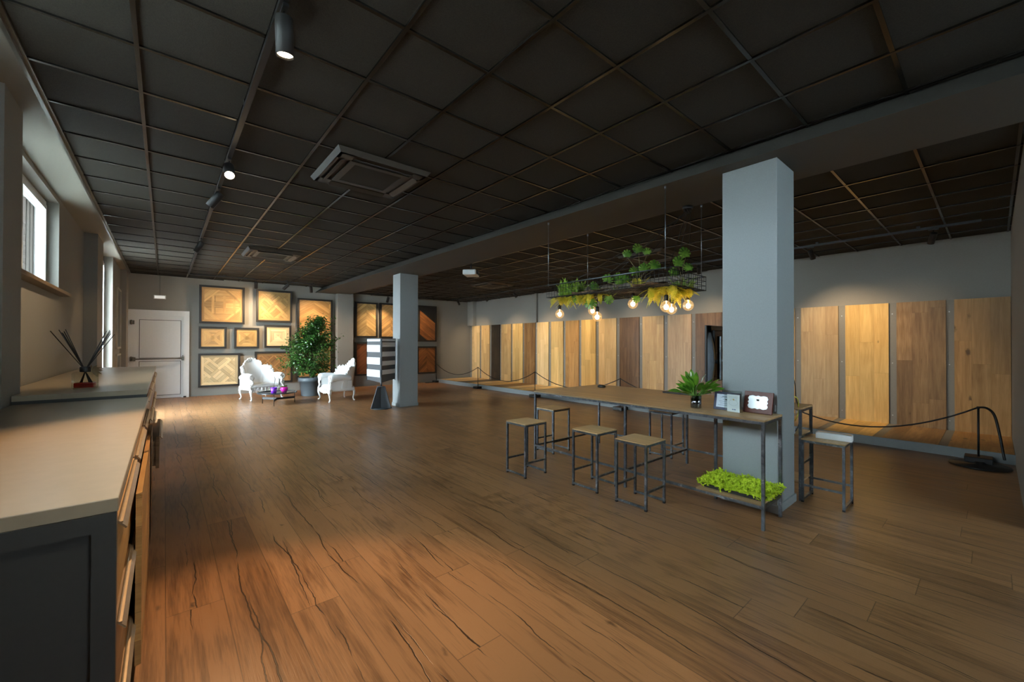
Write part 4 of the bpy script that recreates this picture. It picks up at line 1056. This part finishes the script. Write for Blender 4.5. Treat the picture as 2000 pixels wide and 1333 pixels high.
# bulbs give real light
for (x, y, z, lab) in BULBS:
    ld = bpy.data.lights.new('bulb_light', 'POINT'); ld.energy = 9.; ld.color = (1., .66, .34); ld.shadow_soft_size = .02
    lo = bpy.data.objects.new('bulb_light', ld); COL.objects.link(lo); lo.location = (x, y, z-.004)

# ------------------------------------------------------------------ rope barrier
def post(x, y, label, big=False):
    e = thing('barrier_post', (x, y, 0), label, 'barrier post', 'posts of the rope barrier')
    MB().cbox(-.12, .12, -.12, .12, 0, .07 if not big else .09, .006).build('base', M['black'], e)
    MB().tube([(0, 0, .06), (0, 0, .70)], .011, 10).build('pole', M['black'], e)
    MB().lathe([(.014, .69), (.018, .70), (.014, .715), (0, .718)], n=12).build('cap', M['black'], e)
    return e
PX = 7.93
posts = [(8.02, 13.95), (7.98, 11.15), (7.94, 8.35), (7.90, 5.5), (7.88, 2.6), (7.82, .13)]
labs = ['rope barrier post in the far room corner', 'rope barrier post second from the far corner', 'rope barrier post seen just past the table end', 'rope barrier post whose tip shows above the table',
        'rope barrier post hidden behind the near column', 'rope barrier post at the near end by the dark wall']
for (x, y), l_ in zip(posts, labs): post(x, y, l_, y < 1)
rl = ['from the far corner', 'second from the far corner', 'ending behind the table', 'mostly hidden by the table and column', 'sagging across the near plank panels']
for i in range(5):
    a = Vector((*posts[i], .705)); b = Vector((*posts[i+1], .705)); sag = [.32, .36, .34, .34, .42][i]
    pts = [a.lerp(b, k/24)-Vector((0, 0, sag*4*(k/24)*(1-k/24))) for k in range(25)]
    tag(MB().tube(pts, .010, 7).build('barrier_rope', M['black']), 'thin black barrier rope '+rl[i], 'rope', 'barrier ropes')
pts = [(7.82, .13, .705), (7.84, .06, .70), (7.86, .0, .62), (7.85, -.04, .40), (7.83, -.07, .16), (7.80, -.08, .09)]
cable('loose_rope', pts, .013, M['black'], 'loose end of the barrier rope hanging by the near wall')
cable('loose_rope', [(8.02, 13.95, .705), (8.0, 14.0, .66), (7.99, 14.0, .4), (8.01, 13.98, .2), (8.03, 13.98, .09)], .009, M['black'], 'loose end of the barrier rope hanging at the far corner')
tag(MB().cbox(7.55, 7.86, 13.90, 14.00, 0, .02, .003).build('flat_plate', M['black']), 'flat black plate lying by the far barrier post', 'plate')
e = thing('round_base', (7.66, .12, 0), 'flat round black stand base on the floor by the near barrier post', 'stand base')
MB().lathe([(.26, 0), (.265, .008), (.26, .020), (.04, .028), (.04, .05), (0, .05)], n=40).build('disc', M['black'], e)

# ------------------------------------------------------------------ display stand for samples
e = thing('sample_stand', (3.80, 9.12, 0), 'dark three-sided rotating sample stand with white cards beside the far column', 'display stand', rz=math.radians(-22.5))
dk = plain('slate_board', (.055, .062, .070, 1), .45)
R = .36
V3 = [(R*math.cos(math.radians(-90+120*k)), R*math.sin(math.radians(-90+120*k))) for k in range(3)]
f = MB(); f.add([(x, y, .62 if k == 0 else .66) for k, (x, y) in enumerate(V3)]+[(x, y, 1.61) for x, y in V3], [(0, 1, 4, 3), (1, 2, 5, 4), (2, 0, 3, 5), (3, 4, 5), (2, 1, 0)])
f.build('prism_body', dk, e)
wc = plain('white_sample_card', (.75, .77, .78, 1), .35, noise=.02)
for side in (0, 2):
    A, B = (V3[0], V3[1]) if side == 0 else (V3[2], V3[0])
    A3, B3 = Vector((*A, 0)), Vector((*B, 0)); d = (B3-A3); n_ = Vector((d.y, -d.x, 0)).normalized()
    zs = [(.74, .90), (1.02, 1.18), (1.30, 1.46), (1.54, 1.59)] if side == 2 else [(.80, .90), (1.00, 1.10), (1.20, 1.31), (1.42, 1.52), (1.55, 1.595)]
    for (z0, z1) in zs:
        c = MB(); p0 = A3+d*.04+n_*.012; p1 = A3+d*.96+n_*.012
        c.obox(((p0+p1)/2)+Vector((0, 0, (z0+z1)/2)), (p1-p0)/2, n_*.006, (0, 0, (z1-z0)/2)); c.build('sample_card', wc, e)
f = MB()
for (x, y) in V3: f.bar((x, y, .63), (x, y, 1.615), .022)
f.build('edge_profile', plain('slate_edge', (.10, .11, .12, 1), .4), e)
MB().tube([(0, 0, .50), (0, 0, .68)], .022, 12).build('spindle', M['steel'], e)
f = MB(); f.lathe([(.235, 0), (.235, .016), (.0, .016)], n=6); f.build('foot_plate', dk, e)
for k in range(3):
    a = math.radians(-90+60+120*k); d = Vector((math.cos(a), math.sin(a), 0)); s_ = Vector((-d.y, d.x, 0))*.008
    f = MB(); P = [d*.0+Vector((0, 0, .016)), d*.24+Vector((0, 0, .016)), d*.085+Vector((0, 0, .50)), Vector((0, 0, .50))]
    f.add([p-s_ for p in P]+[p+s_ for p in P], [(0, 1, 2, 3), (7, 6, 5, 4), (0, 4, 5, 1), (1, 5, 6, 2), (2, 6, 7, 3), (3, 7, 4, 0)]); f.build('fin', dk, e)
    f = MB(); f.bar(P[1], P[2], .02, .03); f.build('fin_edge', dk, e)
MB().lathe([(.09, .495), (.09, .512)], n=6).build('top_plate', dk, e)

# ------------------------------------------------------------------ baroque armchair
def make_chair(label, x, y, rz):
    e = thing('baroque_armchair', (x, y, 0), label, 'armchair', rz=rz); W = M['whitelac']
    # back: curved shell with wings
    f = MB(); N = 44; K = 10; outer = []; inner = []
    def top(t_):
        a = abs(t_)
        if a < .40: return 1.0-.04*(a/.40)**2
        if a < .47: return .96-.10*(a-.40)/.07
        if a < .82: return .86+.03*math.sin(PI*(a-.47)/.35)-.02*(a-.47)/.35
        return .84-.22*((a-.82)/.18)**.7
    def plan(t_, off=0.):
        a = t_*1.45; r = .46+off
        return Vector((r*math.sin(a)*1.02, .36-(.46-.46*math.cos(a))*1.05+off*math.cos(a)*.9, 0))
    for i in range(N+1):
        t_ = -1+2*i/N; o_, n_ = [], []
        for k in range(K+1):
            z = .34+(top(t_)-.34)*k/K; lean = .10*((z-.34)/.64)**1.3
            o_.append(plan(t_, .05)+Vector((0, lean, z))); bulge = .05*math.sin(PI*k/K)*abs(math.sin(PI*(t_ if abs(t_) < .4 else (abs(t_)-.4)*1.3)/.8+(PI/2 if abs(t_) < .4 else 0)))
            n_.append(plan(t_, -.03-bulge)+Vector((0, lean, z)))
        outer.append(o_); inner.append(n_)
    f.grid(outer); f.grid([r[::-1] for r in inner])
    f.grid([[outer[i][-1], inner[i][-1]] for i in range(N+1)]); f.grid([outer[0], inner[0]]); f.grid([inner[-1], outer[-1]])
    f.build('backrest', W, e)
    # crest: carved scrolls and shells on the top edge
    c = MB()
    for i in range(2, N-1):
        t_ = -1+2*i/N; p = (outer[i][-1]+inner[i][-1])/2; big = .040 if abs(t_) < .6 else .034
        c.blob(p+Vector((0, 0, .012)), (big, .028, big*(1.05 if i % 2 else .8)), 8, 6)
        if abs(t_) < .36:
            for q in range(3 if abs(t_) < .2 else 2):
                c.blob(p+Vector((random.uniform(-.02, .02), -.012, .045+.035*q*(1-abs(t_)*2))), (.026, .020, .026), 7, 5)
        if i % 3 == 0:
            cc = p+Vector((0, -.02, .045)); c.tube([cc+Vector((.026*(1-k/14)*math.cos(k*.8), 0, .026*(1-k/14)*math.sin(k*.8))) for k in range(12)], .009, 5)
    for s_ in (-1, 1):
        for k in range(7): c.blob(outer[N//2+s_*(17+k//2)][-1]+Vector((s_*.01, -.02-.01*k, .0-.035*k+.03)), .026, 7, 5)
    c.blob((0, outer[N//2][-1].y-.02, 1.075), (.075, .026, .040), 10, 7)
    c.build('carved_crest', W, e)
    # seat
    f = MB(); P = []
    for i in range(19):
        u = -1+2*i/18; row = []
        for k in range(15):
            v_ = -1+2*k/14; x_ = .43*u*(1-.12*(v_+1)/2); y_ = -.02+.36*v_; h = .415+.035*(1-u**4)*(1-v_**4)-(.05 if max(abs(u), abs(v_)) > .99 else 0)
            row.append(Vector((x_, y_-.05*(1-u*u)*(1 if v_ < 0 else 0)*abs(v_), h)))
        P.append(row)
    f.grid([r[::-1] for r in P]); f.build('seat_cushion', W, e)
    b = MB(); b.cbox(-.46, .46, -.37, .34, .27, .39, .03); b.build('seat_base', W, e)
    ap = MB()
    for i in range(17):
        u = -1+2*i/16; ap.blob((.44*u, -.40-.03*(1-u*u), .275-.035*(1-abs(u))+.012*(i % 2)), (.036, .025, .032+.012*(i % 3)), 8, 6)
        if i % 2: ap.blob((.44*u, -.39-.03*(1-u*u), .32), (.03, .02, .03), 7, 5)
    ap.build('carved_apron', W, e)
    for s_ in (-1, 1):
        a = MB(); pts = []; rad = []
        for k in range(13):
            t_ = k/12; pts.append((s_*(.445+.045*math.sin(t_*2.2)), .22-.60*t_, .60+.035*math.sin(t_*PI)+.02*t_)); rad.append(.062+.040*t_)
        a.tube(pts, rad, 14); a.blob(pts[-1], (.103, .05, .103), 14, 10)
        a.grid([[Vector((s_*(.47-.0*q), .24-.60*t_, .30+.30*q)) for q in (0, .33, .66, 1)] for t_ in (0, .2, .4, .6, .8, 1)])
        a.grid([[Vector((s_*(.40), .24-.60*t_, .36+.24*q)) for q in (0, .5, 1)] for t_ in (0, .2, .4, .6, .8, 1)])
        a.build('armrest', W, e)
        o_ = MB()                                      # scroll and acanthus on the arm front
        cx, cy, cz = s_*.485, -.42, .60
        o_.tube([(cx-s_*.085*(1-k/22)*math.cos(k*.55), cy, cz+.02+.085*(1-k/22)*math.sin(k*.55)) for k in range(19)], .015, 6)
        for k in range(9): o_.blob((s_*(.485-.035*math.sin(k*.7)), -.41-.012*math.sin(k), .55-.032*k), (.040-.001*k, .030, .030), 8, 6)
        for k in range(6): o_.blob((s_*(.535-.02*k*.5), -.405, .50-.045*k), (.022, .02, .028), 7, 5)
        o_.build('carved_arm_front', W, e)
    for sx in (-1, 1):
        for (yy, rr, xx) in ((-.38, 1., .46), (.30, .8, .38)):
            l_ = MB(); k_ = -1 if yy < 0 else 1
            l_.tube([(sx*xx, yy, .32), (sx*(xx+.035), yy+k_*.03, .26), (sx*(xx+.03), yy+k_*.03, .18), (sx*(xx-.0), yy+k_*.01, .09), (sx*(xx+.01), yy+k_*.02, .035), (sx*(xx+.03), yy+k_*.04, .015)],
                    [.055*rr, .05*rr, .034*rr, .022*rr, .020*rr, .024*rr], 9)
            l_.blob((sx*(xx+.03), yy+k_*.04, .020), (.03*rr, .03*rr, .02), 8, 6)
            if yy < 0: l_.blob((sx*(xx+.04), yy-.045, .23), (.035, .03, .05), 8, 6); l_.blob((sx*(xx+.03), yy-.03, .15), (.024, .022, .035), 8, 6)
            l_.build('leg', W, e)
    return e
ch = make_chair('white baroque armchair facing the coffee table, in front of the low parquet frames', 1.95, 12.78, math.radians(21))
c2 = copy_tree(ch); c2.location = (3.50, 11.20, 0); c2.rotation_euler = (0, 0, math.radians(-88)); c2['label'] = 'white baroque armchair seen from its side, next to the potted fig'
ch.scale = c2.scale = (.84, .86, .97)
ch['group'] = c2['group'] = 'white baroque armchairs'

# ------------------------------------------------------------------ coffee table with two pots
e = thing('coffee_table', (2.12, 11.42, 0), 'low round dark coffee table with thin legs between the armchairs', 'coffee table')
f = MB(); f.lathe([(.0, .272), (.43, .272), (.435, .278), (.435, .296), (.425, .296), (.425, .284), (0, .284)], n=48); f.build('tray_top', plain('dark_glass_top', (.05, .055, .06, 1), .12, .2, noise=.02), e)
for a in (-110, 10, 130):
    a = math.radians(a); x, y = .41*math.cos(a), .41*math.sin(a)
    MB().tube([(x, y, 0), (x, y, .275)], .008, 8).build('leg', M['black'], e)
    f = MB(); f.obox((x/2, y/2, .13), (x/2, y/2, 0), (-y/.41*.004, x/.41*.004, 0), (0, 0, .026)); f.build('brace', M['black'], e)
def orchid(x, y, label, col, h, round_, leaf):
    e = thing('orchid_pot', (x, y, .284), label, 'plant pot')
    prof = [(.05, 0), (.062, .05), (.070, .14), (.064, .14), (.055, .03), (0, .03)] if not round_ else [(.045, 0), (.075, .035), (.082, .075), (.070, .12), (.064, .12), (.07, .06), (0, .03)]
    MB().lathe(prof, n=24).build('pot', plain('glossy_%s_pot' % col[0], col[1], .25, noise=.03), e)
    MB().lathe([(0, .10), (.064, .10)], n=16).build('soil', plain('bark_soil', (.05, .03, .02, 1), .9), e)
    s_ = MB(); s_.tube([(0, 0, .1), (.01, .01, h*.5), (.03, -.01, h*.85), (.015, 0, h)], .0045, 5)
    for k in range(4): s_.blob((.02, 0, h*.7+k*h*.08), .010, 6, 4)
    s_.build('stem', plain('dry_stem_'+col[0], (.06, .05, .03, 1), .6), e)
    if leaf:
        l_ = MB(); blade(l_, (0, 0, .11), (-.8, -.2, .5), .13, .03, 1.2); blade(l_, (0, 0, .11), (.6, .4, .6), .12, .03, 1.2); l_.build('leaves', MG, e)
orchid(2.02, 11.28, 'glossy violet pot with a bare stem on the coffee table', ('violet', (.17, .03, .45, 1)), .40, False, False)
orchid(2.28, 11.46, 'round magenta pot with leaves and a tall bare stem on the coffee table', ('magenta', (.55, .015, .28, 1)), .58, True, True)

# ------------------------------------------------------------------ weeping fig in a grey pot
e = thing('potted_fig', (3.22, 12.72, 0), 'tall bushy fig in a grey pot before the tall chevron panel', 'potted tree')
MB().lathe([(.25, 0), (.255, .01), (.30, .40), (.335, .40), (.345, .52), (.32, .52), (.30, .42), (0, .42)], n=40).build('pot', plain('slate_blue_pot', (.085, .105, .118, 1), .5, noise=.03), e)
MB().lathe([(0, .47), (.315, .47)], n=24).build('pebbles', plain('white_pebbles', (.6, .58, .52, 1), .8, noise=.5, scale=60, bstr=1.), e, kind='stuff')
tr = MB(); lf = MB()
def limb(p, d, L, r, depth):
    pts = [Vector(p)]; dd = Vector(d).normalized()
    for k in range(5):
        dd = (dd+Vector((random.gauss(0, .10), random.gauss(0, .10), random.gauss(.02, .06)))).normalized(); pts.append(pts[-1]+dd*L/5)
    tr.tube(pts, [r*(1-.13*k) for k in range(6)], 6)
    if depth == 0: return pts
    return pts
def leaf(p):
    a = Vector((random.gauss(0, 1), random.gauss(0, 1), random.gauss(-.5, .6))).normalized(); l_ = random.uniform(.05, .085); s_ = a.cross(Vector((random.gauss(0, 1), random.gauss(0, 1), random.gauss(0, 1)))).normalized()*l_*.26
    m = p+a*l_*.45
    lf.add([p, m+s_, p+a*l_, m-s_], [(0, 1, 2, 3)])
for k in range(3): tr.tube([(.05*math.cos(k*2.1), .05*math.sin(k*2.1), .44), (.03*math.cos(k*2.1+1), .03*math.sin(k*2.1+1), .9), (.05*math.cos(k*2.1+2), .05*math.sin(k*2.1+2), 1.4), (.06+.06*k, .02, 1.95)], [.022, .018, .013, .008], 7)
# crown outline follows the real tree: wide and ragged at mid height, a crooked tip and one long side shoot
def crown(z):
    t_ = (z-.5)/1.75
    pts = [(0, .46), (.12, .66), (.35, .74), (.5, .70), (.62, .60), (.75, .40), (.88, .30), (1., .14)]
    for (a, ra), (b, rb) in zip(pts, pts[1:]):
        if a <= t_ <= b: return ra+(rb-ra)*(t_-a)/(b-a)
    return .08
ctr = lambda z: Vector((-.06+.20*max(0, (z-1.2)), 0, z))
for i in range(330):
    z = random.uniform(.55, 2.22); r = crown(z); a = random.random()*2*PI; rr = r*math.sqrt(random.random())
    base = Vector((0, 0, min(1.8, .7+(z-.5)*.65))); end = ctr(z)+Vector((rr*math.cos(a), rr*math.sin(a)*.75, 0))
    mid = (base+end)/2+Vector((0, 0, .08))
    tr.tube([base, mid, end], [.006, .004, .002], 4, cap=False)
    for k in range(26):
        t_ = random.uniform(.5, 1.12); leaf(base.lerp(end, t_)+Vector((random.gauss(0, .035), random.gauss(0, .035), random.gauss(.02, .04))))
for (tx, tz, n) in ((.86, 1.72, 60), (.62, 2.26, 30), (-.58, 1.62, 34), (.52, 2.05, 36)):
    end = Vector((tx, -.05, tz)); base = Vector((.1, 0, tz-.45)); tr.tube([base, (base+end)/2, end], [.007, .005, .002], 5)
    for k in range(n): leaf(base.lerp(end, random.uniform(.5, 1.05))+Vector((random.gauss(0, .05), random.gauss(0, .05), random.gauss(0, .05))))
tr.build('branches', plain('fig_bark', (.10, .075, .05, 1), .8), e)
lf.build('foliage', leafmat('fig_leaf', (.018, .075, .014, 1), (.07, .20, .03, 1), .32, 11., .2), e)

# ------------------------------------------------------------------ daylight, camera, view
wd = bpy.data.worlds.new('overcast_daylight'); S.world = wd; wd.use_nodes = True
bg = wd.node_tree.nodes['Background']; bg.inputs[0].default_value = (.78, .90, 1., 1); bg.inputs[1].default_value = 37.
def portal(x, y0, y1, z0, z1, nx=1):
    ld = bpy.data.lights.new('window_portal', 'AREA'); ld.shape = 'RECTANGLE'; ld.size = y1-y0; ld.size_y = z1-z0; ld.cycles.is_portal = True
    o = bpy.data.objects.new('window_portal', ld); COL.objects.link(o); o.location = (x, (y0+y1)/2, (z0+z1)/2)
    o.rotation_euler = Vector((nx, 0, 0)).to_track_quat('-Z', 'Z').to_euler()
portal(-1.25, .6, 3.6, 2.05, 3.2); portal(-1.25, 5.15, 7.6, 2.12, 3.24); portal(-1.2, 10.4, 12.0, 0, 3.2)
ld = bpy.data.lights.new('window_portal', 'AREA'); ld.shape = 'RECTANGLE'; ld.size = 2.5; ld.size_y = .9; ld.cycles.is_portal = True
o = bpy.data.objects.new('window_portal', ld); COL.objects.link(o); o.location = (3.65, YF-.2, 2.65); o.rotation_euler = (PI/2, 0, PI)

cd = bpy.data.cameras.new('camera'); cam = bpy.data.objects.new('camera', cd); COL.objects.link(cam); S.camera = cam
cd.sensor_width = 36.; cd.lens = 799.0/2000*36; cd.clip_start = .05; cd.clip_end = 200
yaw, pitch, roll = .7039, .0069, .0023
Fv = Vector((math.sin(yaw)*math.cos(pitch), math.cos(yaw)*math.cos(pitch), math.sin(pitch)))
R0 = Vector((math.cos(yaw), -math.sin(yaw), 0)); U0 = R0.cross(Fv)
Rv = R0*math.cos(roll)+U0*math.sin(roll); Uv = -R0*math.sin(roll)+U0*math.cos(roll)
mt = Matrix((Rv, Uv, -Fv)).transposed().to_4x4(); mt.translation = Vector((0, 0, 1.4926)); cam.matrix_world = mt

S.view_settings.view_transform = 'Standard'; S.view_settings.look = 'None'; S.view_settings.gamma = 1.; S.view_settings.exposure = 1.1; S.view_settings.use_curve_mapping = False
c = S.cycles
c.use_denoising = True; c.max_bounces = 8; c.diffuse_bounces = 4; c.glossy_bounces = 4; c.transmission_bounces = 6; c.transparent_max_bounces = 16
c.sample_clamp_indirect = 6.; c.caustics_reflective = False; c.caustics_refractive = False; c.blur_glossy = .5
try: c.denoiser = 'OPENIMAGEDENOISE'
except Exception: pass
